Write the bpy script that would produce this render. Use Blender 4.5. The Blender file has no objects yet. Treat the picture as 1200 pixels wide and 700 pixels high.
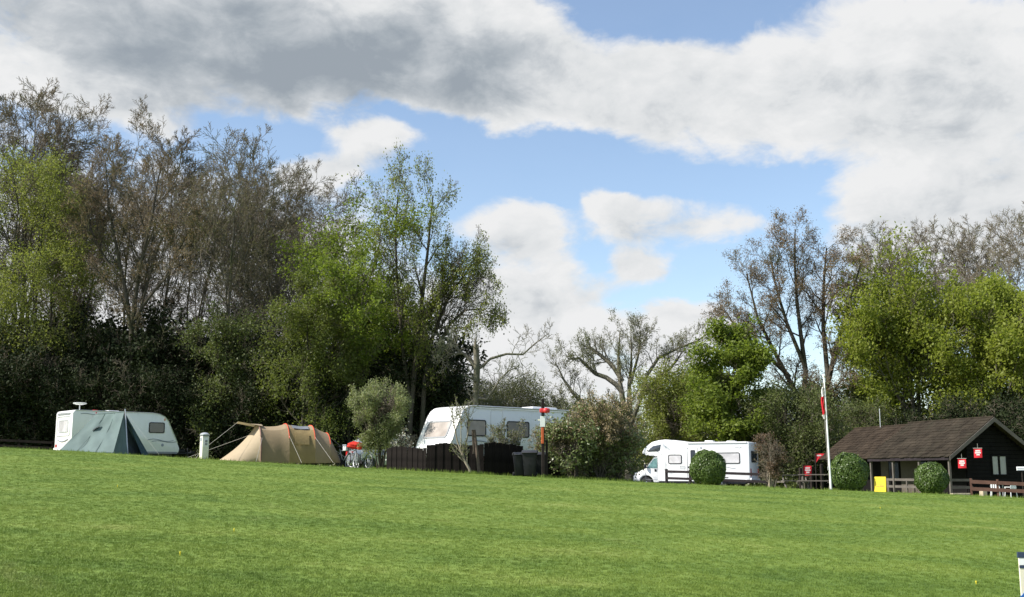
import bpy, bmesh, math, random
import numpy as np
from mathutils import Matrix, Vector
SC = bpy.context.scene
COL = SC.collection
PI = math.pi
R = math.radians

# ------------------------------------------------------------------ camera
FPX, HOR, EYE = 1287.0, 555.0, 1.6            # focal length and horizon in pixels of a 1200 wide frame
PITCH = math.atan((HOR - 350) / FPX)
cam_d = bpy.data.cameras.new('camera')
cam = bpy.data.objects.new('camera', cam_d)
COL.objects.link(cam)
cam.location = (0, 0, EYE)
cam.rotation_euler = (PI / 2 + PITCH, 0, 0)
cam_d.sensor_width = 36
cam_d.lens = 36 * FPX / 1200
cam_d.clip_start = 0.1
cam_d.clip_end = 6000
SC.camera = cam
SC.render.resolution_x, SC.render.resolution_y = 1024, 597
SC.view_settings.view_transform = 'Standard'
SC.view_settings.look = 'None'
SC.view_settings.exposure = 0.8
SC.view_settings.gamma = 1.0

# ------------------------------------------------------------------ light
SUN_AZ = math.atan2(-0.95, -0.30)             # to the sun, clockwise from +y
SUN_EL = R(41)
to_sun = Vector((math.sin(SUN_AZ) * math.cos(SUN_EL), math.cos(SUN_AZ) * math.cos(SUN_EL), math.sin(SUN_EL)))
sun_d = bpy.data.lights.new('sun', 'SUN')
sun_d.energy = 4.6
sun_d.angle = R(0.55)
sun_d.color = (1.0, 0.95, 0.87)
sun = bpy.data.objects.new('sun', sun_d)
COL.objects.link(sun)
sun.rotation_euler = to_sun.to_track_quat('Z', 'Y').to_euler()
sun.location = (-60, 0, 60)

# ------------------------------------------------------------------ node helper
class NT:
    def __init__(s, tree):
        s.t = tree
        s.n = tree.nodes
        s.l = tree.links
    def new(s, typ, **kw):
        n = s.n.new(typ)
        for k, v in kw.items():
            setattr(n, k, v)
        return n
    def put(s, sock, v):
        if v is None:
            return
        if isinstance(v, bpy.types.NodeSocket):
            s.l.new(v, sock)
        else:
            if isinstance(v, (tuple, list)) and len(v) == 3 and sock.type == 'RGBA':
                v = (*v, 1)
            sock.default_value = v
    def m(s, op, a, b=None, c=None, clamp=False):
        n = s.new('ShaderNodeMath', operation=op)
        n.use_clamp = clamp
        s.put(n.inputs[0], a); s.put(n.inputs[1], b); s.put(n.inputs[2], c)
        return n.outputs[0]
    def vm(s, op, a, b=None):
        n = s.new('ShaderNodeVectorMath', operation=op)
        s.put(n.inputs[0], a); s.put(n.inputs[1], b)
        return n.outputs[0]
    def noise(s, vec, scale, detail=4, rough=0.5, dist=0.0):
        n = s.new('ShaderNodeTexNoise')
        s.put(n.inputs['Vector'], vec)
        n.inputs['Scale'].default_value = scale
        n.inputs['Detail'].default_value = detail
        n.inputs['Roughness'].default_value = rough
        n.inputs['Distortion'].default_value = dist
        return n.outputs['Fac']
    def ramp(s, fac, stops, interp='LINEAR'):
        n = s.new('ShaderNodeValToRGB')
        n.color_ramp.interpolation = interp
        e = n.color_ramp.elements
        while len(e) < len(stops):
            e.new(0.5)
        for i, (p, c) in enumerate(stops):
            e[i].position = p
            e[i].color = (*c, 1) if len(c) == 3 else c
        s.put(n.inputs['Fac'], fac)
        return n.outputs['Color']
    def mix(s, fac, a, b, mode='MIX'):
        n = s.new('ShaderNodeMix', data_type='RGBA', blend_type=mode)
        s.put(n.inputs[0], fac); s.put(n.inputs[6], a); s.put(n.inputs[7], b)
        return n.outputs[2]
    def smooth(s, x, a, b):
        n = s.new('ShaderNodeMapRange', interpolation_type='SMOOTHSTEP')
        s.put(n.inputs[0], x); s.put(n.inputs[1], a); s.put(n.inputs[2], b)
        n.inputs[3].default_value = 0; n.inputs[4].default_value = 1
        return n.outputs[0]

def ray(X, Y):
    a = (X - 600) / FPX; b = (350 - Y) / FPX
    dy = math.cos(PITCH) - b * math.sin(PITCH); dz = math.sin(PITCH) + b * math.cos(PITCH)
    return np.array([a / dy, 1.0, dz / dy])

# ------------------------------------------------------------------ sky: Nishita blue with procedural cumulus
world = bpy.data.worlds.new('World')
SC.world = world
world.use_nodes = True
W = NT(world.node_tree)
W.n.clear()
sky = W.new('ShaderNodeTexSky', sky_type='NISHITA')
sky.sun_disc = False
sky.sun_elevation = SUN_EL
sky.sun_rotation = SUN_AZ
sky.altitude = 50
sky.air_density = 1.0
sky.dust_density = 0.6
sky.ozone_density = 1.0
geo = W.new('ShaderNodeNewGeometry')
dirv = W.vm('SCALE', geo.outputs['Incoming'], None)
dirv.node.inputs['Scale'].default_value = -1.0
sep = W.new('ShaderNodeSeparateXYZ'); W.put(sep.inputs[0], dirv)
dx, dy, dz = sep.outputs
az = W.m('ARCTAN2', dx, dy)
el = W.m('ARCSINE', dz)
cb = W.new('ShaderNodeCombineXYZ'); W.put(cb.inputs[0], az); W.put(cb.inputs[1], W.m('MULTIPLY', el, 1.5)); cb.inputs[2].default_value = 0.0
# the noise runs on the direction itself so the sky goes on the same way all round
scl = W.new('ShaderNodeVectorMath', operation='MULTIPLY'); W.put(scl.inputs[0], dirv); scl.inputs[1].default_value = (1, 1, 1.7)
nv = scl.outputs[0]
n_big = W.noise(nv, 5.0, 6, 0.55, 0.3)
n_fine = W.noise(nv, 17.0, 8, 0.62, 0.4)
n_wide = W.noise(nv, 1.8, 3, 0.5, 0.0)
wn = W.new('ShaderNodeTexNoise'); W.put(wn.inputs['Vector'], nv); wn.inputs['Scale'].default_value = 9.0; wn.inputs['Detail'].default_value = 5; wn.inputs['Roughness'].default_value = 0.6
ws = W.new('ShaderNodeSeparateColor'); W.put(ws.inputs[0], wn.outputs['Color'])
azw = W.m('ADD', az, W.m('MULTIPLY', W.m('SUBTRACT', ws.outputs[0], 0.5), 0.085))
elw = W.m('ADD', el, W.m('MULTIPLY', W.m('SUBTRACT', ws.outputs[1], 0.5), 0.05))
def blob(X, Y, rx, ry, amp):
    """one cloud bank: centre and radii in pixels of the view, turned into azimuth and elevation"""
    r = ray(X, Y)
    a0 = math.atan2(r[0], r[1]); e0 = math.atan2(r[2], math.hypot(r[0], r[1]))
    ax = W.m('MULTIPLY', W.m('SUBTRACT', azw, a0), FPX / rx)
    ey = W.m('MULTIPLY', W.m('SUBTRACT', elw, e0), FPX / ry)
    d2 = W.m('ADD', W.m('MULTIPLY', ax, ax), W.m('MULTIPLY', ey, ey))
    return W.m('MULTIPLY', W.m('EXPONENT', W.m('MULTIPLY', W.m('POWER', d2, 1.5), -0.7)), amp)
def total(lst):
    t = None
    for b in lst:
        v = blob(*b)
        t = v if t is None else W.m('ADD', t, v)
    return t
dens = total([
    (40, 15, 420, 92, 0.9), (420, 35, 270, 72, 0.85), (90, 112, 160, 22, 0.4), (540, 85, 110, 55, 0.5),
    (640, 125, 120, 36, 0.55), (780, 110, 140, 66, 0.85), (890, 135, 80, 50, 0.5), (1060, 50, 165, 85, 0.9), (1125, 190, 160, 95, 0.85),
    (440, 170, 60, 27, 0.85), (376, 204, 38, 24, 0.85), (345, 112, 22, 14, 0.5), (200, 152, 36, 13, 0.6), (560, 10, 120, 30, 0.3),
    (605, 265, 60, 36, 0.82), (650, 345, 85, 46, 0.75), (600, 400, 150, 60, 0.65), (600, 470, 200, 50, 0.6),
    (752, 254, 84, 38, 0.8), (712, 232, 36, 24, 0.45), (756, 318, 34, 18, 0.7), (850, 262, 34, 14, 0.35), (805, 388, 55, 33, 0.95), (775, 370, 24, 18, 0.3),
    (170, 330, 300, 130, 1.0), (1100, 330, 170, 80, 0.55), (770, 14, 120, 30, -0.6), (690, 20, 40, 20, -0.15), (275, 165, 120, 22, -0.45), (480, 138, 60, 14, -0.4), (540, 190, 60, 40, -0.4), (620, 188, 150, 26, -0.5), (930, 225, 34, 40, -0.4), (830, 212, 120, 16, -0.45), (700, 300, 24, 16, -0.3), (668, 245, 20, 40, -0.4), (700, 335, 30, 40, -0.2), (590, 60, 60, 14, -0.12), (770, 350, 60, 16, -0.2)])
dark = total([(250, 50, 330, 56, 0.6), (180, 95, 240, 34, 0.3), (470, 70, 170, 50, 0.3), (640, 120, 100, 30, 0.12), (1000, 100, 150, 22, 0.16), (1130, 135, 110, 20, 0.26), (1180, 230, 70, 40, 0.2),
              (640, 295, 120, 16, 0.16), (610, 350, 90, 18, 0.2), (640, 405, 120, 22, 0.16), (770, 272, 80, 16, 0.22), (450, 186, 60, 11, 0.24), (800, 145, 110, 18, 0.14), (15, 75, 60, 30, -0.35)])
# out of view the cumulus is thinned, so bluer light fills shaded sides
inview = W.m('MULTIPLY', W.smooth(W.m('ABSOLUTE', az), 0.75, 0.5), W.m('MULTIPLY', W.smooth(el, 0.6, 0.42), W.smooth(W.m('ABSOLUTE', az), 1.4, 1.3)))
elsewhere = W.m('MULTIPLY', W.m('SUBTRACT', 1.0, inview), W.m('MULTIPLY', W.smooth(n_wide, 0.5, 0.68), 0.85))
d = W.m('ADD', W.m('ADD', W.m('MULTIPLY', dens, inview), elsewhere),
        W.m('ADD', W.m('MULTIPLY', W.m('SUBTRACT', n_big, 0.5), 0.9), W.m('MULTIPLY', W.m('SUBTRACT', n_fine, 0.5), 1.25)))
alpha = W.m('ADD', 0.06, W.m('MULTIPLY', W.smooth(d, 0.31, 0.84), 0.94))
thick = W.smooth(d, 0.5, 1.3)
# lit and shaded sides of the billows: compare the noise with itself a little towards the sun
off = W.new('ShaderNodeVectorMath', operation='ADD'); W.put(off.inputs[0], nv); off.inputs[1].default_value = (-0.025, 0.0, 0.03)
n_big2 = W.noise(off.outputs[0], 5.0, 6, 0.55, 0.3)
n_fine2 = W.noise(off.outputs[0], 17.0, 8, 0.62, 0.4)
relief = W.m('ADD', W.m('MULTIPLY', W.m('SUBTRACT', n_big, n_big2), 1.5), W.m('MULTIPLY', W.m('SUBTRACT', n_fine, n_fine2), 0.95))
shade = W.m('ADD', W.m('ADD', W.m('MULTIPLY', dark, inview), W.m('MULTIPLY', elsewhere, 0.35)),
            W.m('SUBTRACT', W.m('ADD', W.m('MULTIPLY', thick, 0.12), W.m('MULTIPLY', W.m('SUBTRACT', n_wide, 0.5), 0.15)), relief))
CK = 5.0
cloud = W.ramp(shade, [(0.0, (0.86, 0.865, 0.87)), (0.3, (0.74, 0.76, 0.775)), (0.55, (0.55, 0.585, 0.62)), (0.85, (0.385, 0.43, 0.475)), (1.0, (0.33, 0.375, 0.425))])
cloud = W.mix(1.0, cloud, (CK, CK, CK), 'MULTIPLY')
cloud.node.clamp_result = False
blue = W.mix(1.0, sky.outputs[0], (1.0, 1.0, 1.0), 'MULTIPLY')
skycol = W.mix(alpha, blue, cloud)
bg = W.new('ShaderNodeBackground'); W.put(bg.inputs[0], skycol); bg.inputs[1].default_value = 0.115
wo = W.new('ShaderNodeOutputWorld'); W.l.new(bg.outputs[0], wo.inputs[0])

# ------------------------------------------------------------------ materials
def mat(name):
    m = bpy.data.materials.new(name); m.use_nodes = True
    t = NT(m.node_tree)
    b = t.n['Principled BSDF']
    return m, t, b
def simple(name, col, rough=0.5, metal=0.0, var=0.12, scale=6.0, spec=None, bump=0.0, bscale=30.0, dirt=None):
    """painted or plain material with a little wear, so nothing is one flat colour"""
    m, t, b = mat(name)
    co = t.new('ShaderNodeTexCoord').outputs['Object']
    n = t.noise(co, scale, 5, 0.6)
    hi = tuple(min(1, c * (1 + var)) for c in col); lo = tuple(c * (1 - var) for c in col)
    c = t.ramp(n, [(0.3, lo), (0.7, hi)])
    if dirt:
        n2 = t.noise(co, scale * 0.35, 6, 0.7)
        c = t.mix(t.smooth(n2, 0.5, 0.8), c, dirt)
    t.put(b.inputs['Base Color'], c)
    t.put(b.inputs['Roughness'], t.m('ADD', rough - 0.06, t.m('MULTIPLY', n, 0.12)))
    b.inputs['Metallic'].default_value = metal
    if spec is not None:
        b.inputs['Specular IOR Level'].default_value = spec
    if bump:
        bn = t.new('ShaderNodeBump'); bn.inputs['Strength'].default_value = bump; bn.inputs['Distance'].default_value = 0.02
        t.put(bn.inputs['Height'], t.noise(co, bscale, 4, 0.6))
        t.put(b.inputs['Normal'], bn.outputs[0])
    return m
def leafmat(name, cols, trans=0.35, rough=0.55, spec=0.3, hue_noise=0.5):
    m, t, b = mat(name)
    g = t.new('ShaderNodeNewGeometry')
    rnd = g.outputs['Random Per Island']
    nz = t.noise(t.new('ShaderNodeTexCoord').outputs['Object'], 0.55, 3, 0.6)
    f = t.m('ADD', t.m('MULTIPLY', rnd, 1 - hue_noise), t.m('MULTIPLY', t.smooth(nz, 0.3, 0.7), hue_noise))
    k = len(cols)
    c = t.ramp(f, [(i / max(1, k - 1), cc) for i, cc in enumerate(cols)])
    t.put(b.inputs['Base Color'], c)
    b.inputs['Roughness'].default_value = rough
    b.inputs['Specular IOR Level'].default_value = spec
    tr = t.new('ShaderNodeBsdfTranslucent'); t.put(tr.inputs[0], t.mix(1.0, c, (1.15, 1.2, 0.7), 'MULTIPLY'))
    mx = t.new('ShaderNodeMixShader'); mx.inputs[0].default_value = trans
    t.l.new(b.outputs[0], mx.inputs[1]); t.l.new(tr.outputs[0], mx.inputs[2])
    t.l.new(mx.outputs[0], t.n['Material Output'].inputs[0])
    return m
def barkmat(name, a, b_, scale=3.0):
    m, t, b = mat(name)
    co = t.new('ShaderNodeTexCoord').outputs['Object']
    mp = t.new('ShaderNodeMapping'); t.put(mp.inputs[0], co); mp.inputs['Scale'].default_value = (4, 4, 0.8)
    n = t.noise(mp.outputs[0], scale, 6, 0.65)
    n2 = t.noise(co, 0.35, 4, 0.6)
    c = t.mix(t.smooth(n2, 0.45, 0.7), t.ramp(n, [(0.3, a), (0.7, b_)]), (a[0] * 0.8, a[1] * 1.05, a[2] * 0.6))
    t.put(b.inputs['Base Color'], c)
    b.inputs['Roughness'].default_value = 0.9
    b.inputs['Specular IOR Level'].default_value = 0.15
    bn = t.new('ShaderNodeBump'); bn.inputs['Strength'].default_value = 0.6; bn.inputs['Distance'].default_value = 0.05
    t.put(bn.inputs['Height'], n); t.put(b.inputs['Normal'], bn.outputs[0])
    return m
def fabric(name, col, trans=0.25, var=0.1, scale=1.5):
    m, t, b = mat(name)
    co = t.new('ShaderNodeTexCoord').outputs['Object']
    n = t.noise(co, scale, 5, 0.6)
    c = t.ramp(n, [(0.3, tuple(x * (1 - var) for x in col)), (0.7, tuple(min(1, x * (1 + var)) for x in col))])
    t.put(b.inputs['Base Color'], c); b.inputs['Roughness'].default_value = 0.75
    b.inputs['Specular IOR Level'].default_value = 0.25
    bn = t.new('ShaderNodeBump'); bn.inputs['Strength'].default_value = 0.35; bn.inputs['Distance'].default_value = 0.03
    t.put(bn.inputs['Height'], t.noise(co, 5.0, 3, 0.5, 0.8)); t.put(b.inputs['Normal'], bn.outputs[0])
    tr = t.new('ShaderNodeBsdfTranslucent'); t.put(tr.inputs[0], c)
    mx = t.new('ShaderNodeMixShader'); mx.inputs[0].default_value = trans
    t.l.new(b.outputs[0], mx.inputs[1]); t.l.new(tr.outputs[0], mx.inputs[2])
    t.l.new(mx.outputs[0], t.n['Material Output'].inputs[0])
    return m

def grass_nodes(t, extra=0.0):
    """mown lawn colour from the world position: mowing bands, dry and lush patches, rough grass and litter under the trees"""
    pos = t.new('ShaderNodeNewGeometry').outputs['Position']
    mp = t.new('ShaderNodeMapping'); t.put(mp.inputs[0], pos); mp.inputs['Scale'].default_value = (0.16, 0.42, 0.2); mp.inputs['Rotation'].default_value = (0, 0, R(9))
    n1 = t.noise(mp.outputs[0], 1.0, 5, 0.6, 0.5)
    n2 = t.noise(pos, 1.4, 5, 0.65)
    n3 = t.noise(pos, 14.0, 4, 0.7)
    sp = t.new('ShaderNodeSeparateXYZ'); t.put(sp.inputs[0], pos)
    band = t.m('SINE', t.m('ADD', t.m('MULTIPLY', t.m('ADD', sp.outputs[1], t.m('MULTIPLY', sp.outputs[0], 0.12)), 2.1), t.m('MULTIPLY', n1, 3.0)))
    n4 = t.noise(pos, 0.55, 5, 0.65, 0.5)
    f = t.m('ADD', t.m('ADD', t.m('MULTIPLY', n1, 0.44), t.m('MULTIPLY', n2, 0.36)), t.m('ADD', t.m('MULTIPLY', band, 0.022), t.m('ADD', t.m('MULTIPLY', n3, 0.16), t.m('MULTIPLY', n4, 0.24))))
    c = t.ramp(f, [(0.40, (0.078, 0.137, 0.024)), (0.55, (0.124, 0.190, 0.032)), (0.66, (0.168, 0.233, 0.043)), (0.80, (0.235, 0.275, 0.075))])
    dry = t.smooth(t.noise(pos, 0.35, 5, 0.7, 0.6), 0.58, 0.78)
    c = t.mix(t.m('MULTIPLY', dry, 0.45), c, (0.24, 0.245, 0.09))
    worn = t.smooth(t.noise(pos, 0.9, 6, 0.75, 0.4), 0.69, 0.78)
    c = t.mix(t.m('MULTIPLY', worn, 0.5), c, (0.10, 0.085, 0.035))
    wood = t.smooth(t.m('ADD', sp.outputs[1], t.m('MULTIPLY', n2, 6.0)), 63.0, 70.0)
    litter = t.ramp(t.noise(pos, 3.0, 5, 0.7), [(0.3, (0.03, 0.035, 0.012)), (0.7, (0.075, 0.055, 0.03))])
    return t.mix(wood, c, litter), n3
def make_lawn():
    m, t, b = mat('lawn')
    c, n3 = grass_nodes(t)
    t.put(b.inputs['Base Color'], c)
    b.inputs['Roughness'].default_value = 0.8; b.inputs['Specular IOR Level'].default_value = 0.2
    bn = t.new('ShaderNodeBump'); bn.inputs['Strength'].default_value = 0.7; bn.inputs['Distance'].default_value = 0.05
    t.put(bn.inputs['Height'], n3); t.put(b.inputs['Normal'], bn.outputs[0])
    return m
def make_blade():
    m, t, b = mat('grass_blade')
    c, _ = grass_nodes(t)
    rnd = t.new('ShaderNodeNewGeometry').outputs['Random Per Island']
    c = t.mix(1.0, c, t.ramp(rnd, [(0, (0.95, 0.95, 0.9)), (0.8, (1.12, 1.1, 1.0)), (1.0, (1.5, 1.35, 1.2))]), 'MULTIPLY')
    t.put(b.inputs['Base Color'], c); b.inputs['Roughness'].default_value = 0.6; b.inputs['Specular IOR Level'].default_value = 0.25
    tr = t.new('ShaderNodeBsdfTranslucent'); t.put(tr.inputs[0], c)
    mx = t.new('ShaderNodeMixShader'); mx.inputs[0].default_value = 0.3
    t.l.new(b.outputs[0], mx.inputs[1]); t.l.new(tr.outputs[0], mx.inputs[2]); t.l.new(mx.outputs[0], t.n['Material Output'].inputs[0])
    return m
M = {}
M['lawn'] = make_lawn()
M['blade'] = make_blade()
M['asphalt'] = simple('asphalt', (0.17, 0.18, 0.19), 0.85, var=0.25, scale=4, bump=0.4, bscale=60)
M['white'] = simple('white_gelcoat', (0.78, 0.78, 0.77), 0.28, var=0.03, scale=1.2, dirt=(0.66, 0.66, 0.62))
M['cream'] = simple('cream_plastic', (0.68, 0.66, 0.55), 0.5, var=0.06, dirt=(0.42, 0.42, 0.33))
M['trim'] = simple('aluminium_trim', (0.62, 0.63, 0.64), 0.35, metal=0.5, var=0.08)
M['black'] = simple('black_rubber', (0.018, 0.018, 0.02), 0.65, var=0.2)
M['plastic'] = simple('dark_plastic', (0.016, 0.0165, 0.019), 0.5, var=0.2, scale=4, spec=0.25)
M['binlid'] = simple('bin_lid_plastic', (0.035, 0.036, 0.04), 0.5, var=0.2, scale=4, spec=0.3)
M['grey'] = simple('grey_plastic', (0.22, 0.23, 0.24), 0.5)
M['chassis'] = simple('chassis_steel', (0.05, 0.05, 0.055), 0.6, metal=0.3)
M['rust'] = simple('reddish_skirt', (0.2, 0.11, 0.085), 0.7)
M['rim'] = simple('wheel_rim', (0.45, 0.46, 0.47), 0.35, metal=0.7)
M['decal'] = simple('grey_decal', (0.25, 0.28, 0.32), 0.4)
M['red'] = simple('red_paint', (0.58, 0.035, 0.04), 0.45, var=0.15)
M['redcloth'] = fabric('red_cloth', (0.66, 0.03, 0.045), 0.3)
M['redbag'] = fabric('red_bag_cloth', (0.6, 0.03, 0.02), 0.1)
M['whitecloth'] = fabric('white_cloth', (0.75, 0.74, 0.73), 0.3)
M['orange'] = simple('orange_red_paint', (0.55, 0.11, 0.03), 0.6, var=0.2)
M['notice'] = simple('white_notice', (0.82, 0.82, 0.82), 0.5, var=0.03)
M['yellow'] = simple('yellow_board', (0.78, 0.55, 0.01), 0.5, var=0.06)
M['print'] = simple('orange_print', (0.62, 0.30, 0.03), 0.5)
M['orangelens'] = simple('amber_lens', (0.6, 0.18, 0.03), 0.25)
M['redlens'] = simple('red_lens', (0.45, 0.02, 0.02), 0.2)
M['lens'] = simple('headlamp_lens', (0.55, 0.57, 0.6), 0.12)
M['navy'] = simple('navy_print', (0.03, 0.045, 0.09), 0.45)
M['blue'] = simple('blue_print', (0.02, 0.12, 0.4), 0.45)
M['boardcream'] = simple('cream_board', (0.75, 0.70, 0.55), 0.5, var=0.04)
M['redprint'] = simple('red_print', (0.7, 0.1, 0.05), 0.45)
def glassmat(name, col, rough=0.06):
    m, t, b = mat(name)
    co = t.new('ShaderNodeTexCoord').outputs['Object']
    t.put(b.inputs['Base Color'], t.ramp(t.noise(co, 1.8, 3), [(0.35, col), (0.7, tuple(c * 1.5 for c in col))]))
    b.inputs['Roughness'].default_value = rough
    b.inputs['Coat Weight'].default_value = 0.4
    return m
M['glass'] = glassmat('tinted_acrylic', (0.035, 0.04, 0.05))
M['glass_pale'] = glassmat('pane_with_pale_blind', (0.42, 0.41, 0.42), 0.12)
M['glass_tan'] = glassmat('pane_with_beige_reflection', (0.30, 0.265, 0.24), 0.12)  # beige reflection put into the pane colour
M['glass_green'] = glassmat('greenish_cab_glass', (0.12, 0.22, 0.22))
M['blind'] = simple('white_window_blind', (0.36, 0.345, 0.33), 0.6, var=0.08)
M['carpaint'] = simple('silver_car_paint', (0.42, 0.45, 0.5), 0.3, metal=0.4, var=0.03)
M['teal'] = fabric('teal_canvas', (0.12, 0.168, 0.162), 0.12)
M['teal_dark'] = fabric('teal_canvas_shade_and_hem', (0.05, 0.085, 0.095), 0.05)
M['inner'] = fabric('dark_interior_cloth', (0.035, 0.045, 0.05), 0.05, var=0.4)
M['tan'] = fabric('tan_canvas', (0.36, 0.275, 0.175), 0.2, var=0.07)
M['tan_front'] = fabric('pale_tan_canvas', (0.42, 0.335, 0.225), 0.2, var=0.05)
M['tan_dark'] = fabric('shaded_tan_canvas', (0.28, 0.215, 0.13), 0.25, var=0.1)
M['tan_yellow'] = fabric('lit_through_tan_canvas', (0.36, 0.27, 0.13), 0.35, var=0.1)
M['piping'] = fabric('red_orange_piping', (0.62, 0.09, 0.045), 0.1)
M['mesh'] = simple('grey_window_film', (0.2, 0.21, 0.23), 0.3)
M['rope'] = simple('pale_cord', (0.4, 0.38, 0.34), 0.8)
M['steel'] = simple('tent_pole_steel', (0.5, 0.5, 0.5), 0.4, metal=0.6)
M['fence'] = simple('dark_creosoted_timber', (0.013, 0.0105, 0.0095), 0.9, var=0.5, scale=3, bump=0.4, spec=0.08)
M['rail'] = simple('dark_brown_rail', (0.028, 0.023, 0.026), 0.85, var=0.3, scale=3, spec=0.1)
M['redrail'] = simple('red_brown_rail', (0.10, 0.055, 0.042), 0.85, var=0.25, scale=3, spec=0.15)
M['greyrail'] = simple('weathered_grey_rail', (0.11, 0.095, 0.082), 0.85, var=0.25, scale=3)
M['stake'] = simple('weathered_stake', (0.09, 0.065, 0.05), 0.9, var=0.3, scale=4)
M['postdark'] = simple('tarred_post', (0.025, 0.02, 0.018), 0.85, var=0.3, scale=4, spec=0.1)
M['log'] = simple('black_stained_boards', (0.009, 0.008, 0.008), 0.85, var=0.3, scale=3, bump=0.3, spec=0.1)
M['hutwall'] = simple('beige_hut_panel', (0.085, 0.07, 0.055), 0.8, var=0.2)
M['stone'] = simple('pale_stone', (0.4, 0.34, 0.25), 0.9, var=0.2, scale=5, bump=0.5)
M['shingle'] = simple('weathered_wood_shingle', (0.034, 0.0275, 0.020), 0.95, var=0.45, scale=1.6, bump=0.5, bscale=14, dirt=(0.023, 0.025, 0.016), spec=0.1)
M['shingle_brown'] = simple('brown_wood_shingle', (0.036, 0.027, 0.0195), 0.95, var=0.45, scale=1.6, bump=0.5, bscale=14, dirt=(0.026, 0.022, 0.016), spec=0.1)
M['polewhite'] = simple('white_flagpole_paint', (0.8, 0.8, 0.78), 0.4, var=0.04)
M['whiteplastic'] = simple('white_plastic', (0.7, 0.71, 0.72), 0.4, var=0.05)
M['bark'] = barkmat('grey_brown_bark', (0.085, 0.077, 0.06), (0.19, 0.172, 0.135))
M['bark_dark'] = barkmat('dark_bark', (0.045, 0.039, 0.031), (0.11, 0.096, 0.075))
M['bark_pale'] = barkmat('pale_bark', (0.15, 0.128, 0.1), (0.31, 0.27, 0.21))
M['bark_oak'] = barkmat('lichened_oak_bark', (0.11, 0.10, 0.075), (0.24, 0.22, 0.165))
M['twig'] = barkmat('brown_twig', (0.105, 0.088, 0.066), (0.22, 0.185, 0.14))
M['twig_grey'] = barkmat('grey_twig', (0.13, 0.122, 0.098), (0.25, 0.235, 0.19))
M['lf_bud'] = leafmat('brown_bud', [(0.17, 0.112, 0.068), (0.23, 0.155, 0.092), (0.19, 0.17, 0.075)], 0.35)
M['lf_budgreen'] = leafmat('bud_green', [(0.18, 0.14, 0.07), (0.18, 0.175, 0.065), (0.15, 0.18, 0.05)], 0.35)
M['lf_yellow'] = leafmat('yellow_green_leaf', [(0.17, 0.21, 0.032), (0.23, 0.27, 0.042), (0.29, 0.315, 0.065)], 0.55)
M['lf_fresh'] = leafmat('fresh_green_leaf', [(0.115, 0.16, 0.026), (0.165, 0.215, 0.034), (0.215, 0.26, 0.05)], 0.55)
M['lf_mid'] = leafmat('mid_green_leaf', [(0.09, 0.11, 0.028), (0.125, 0.15, 0.038), (0.165, 0.19, 0.055)], 0.48)
M['lf_haze'] = leafmat('pale_new_leaf', [(0.15, 0.175, 0.042), (0.20, 0.225, 0.058), (0.24, 0.255, 0.08)], 0.5)
M['lf_olive'] = leafmat('olive_leaf', [(0.10, 0.115, 0.04), (0.14, 0.155, 0.052), (0.18, 0.19, 0.07)], 0.38)
M['lf_dull'] = leafmat('dull_green_leaf', [(0.07, 0.09, 0.028), (0.10, 0.125, 0.038), (0.135, 0.155, 0.05)], 0.34)
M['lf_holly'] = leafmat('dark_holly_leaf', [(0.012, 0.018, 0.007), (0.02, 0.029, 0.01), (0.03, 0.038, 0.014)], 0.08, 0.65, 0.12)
M['lf_grey'] = leafmat('grey_green_leaf', [(0.15, 0.175, 0.07), (0.21, 0.235, 0.105), (0.28, 0.30, 0.155)], 0.36)
M['lf_laurel'] = leafmat('laurel_leaf', [(0.09, 0.12, 0.04), (0.14, 0.175, 0.065), (0.25, 0.27, 0.14)], 0.25, 0.4, 0.4)
M['lf_tan'] = leafmat('tan_seedhead', [(0.28, 0.205, 0.125), (0.36, 0.28, 0.175), (0.24, 0.21, 0.10)], 0.3)
M['lf_box'] = leafmat('clipped_box_leaf', [(0.06, 0.10, 0.022), (0.095, 0.15, 0.034), (0.14, 0.20, 0.05)], 0.28, 0.4, 0.4)
M['lf_willow'] = leafmat('willow_leaf', [(0.15, 0.175, 0.035), (0.195, 0.225, 0.045), (0.23, 0.255, 0.06)], 0.42)
M['lf_purple'] = leafmat('purplish_leaf', [(0.12, 0.078, 0.055), (0.16, 0.105, 0.07), (0.115, 0.125, 0.05)], 0.3)
M['petal'] = simple('yellow_petal', (0.75, 0.6, 0.03), 0.6)
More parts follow.
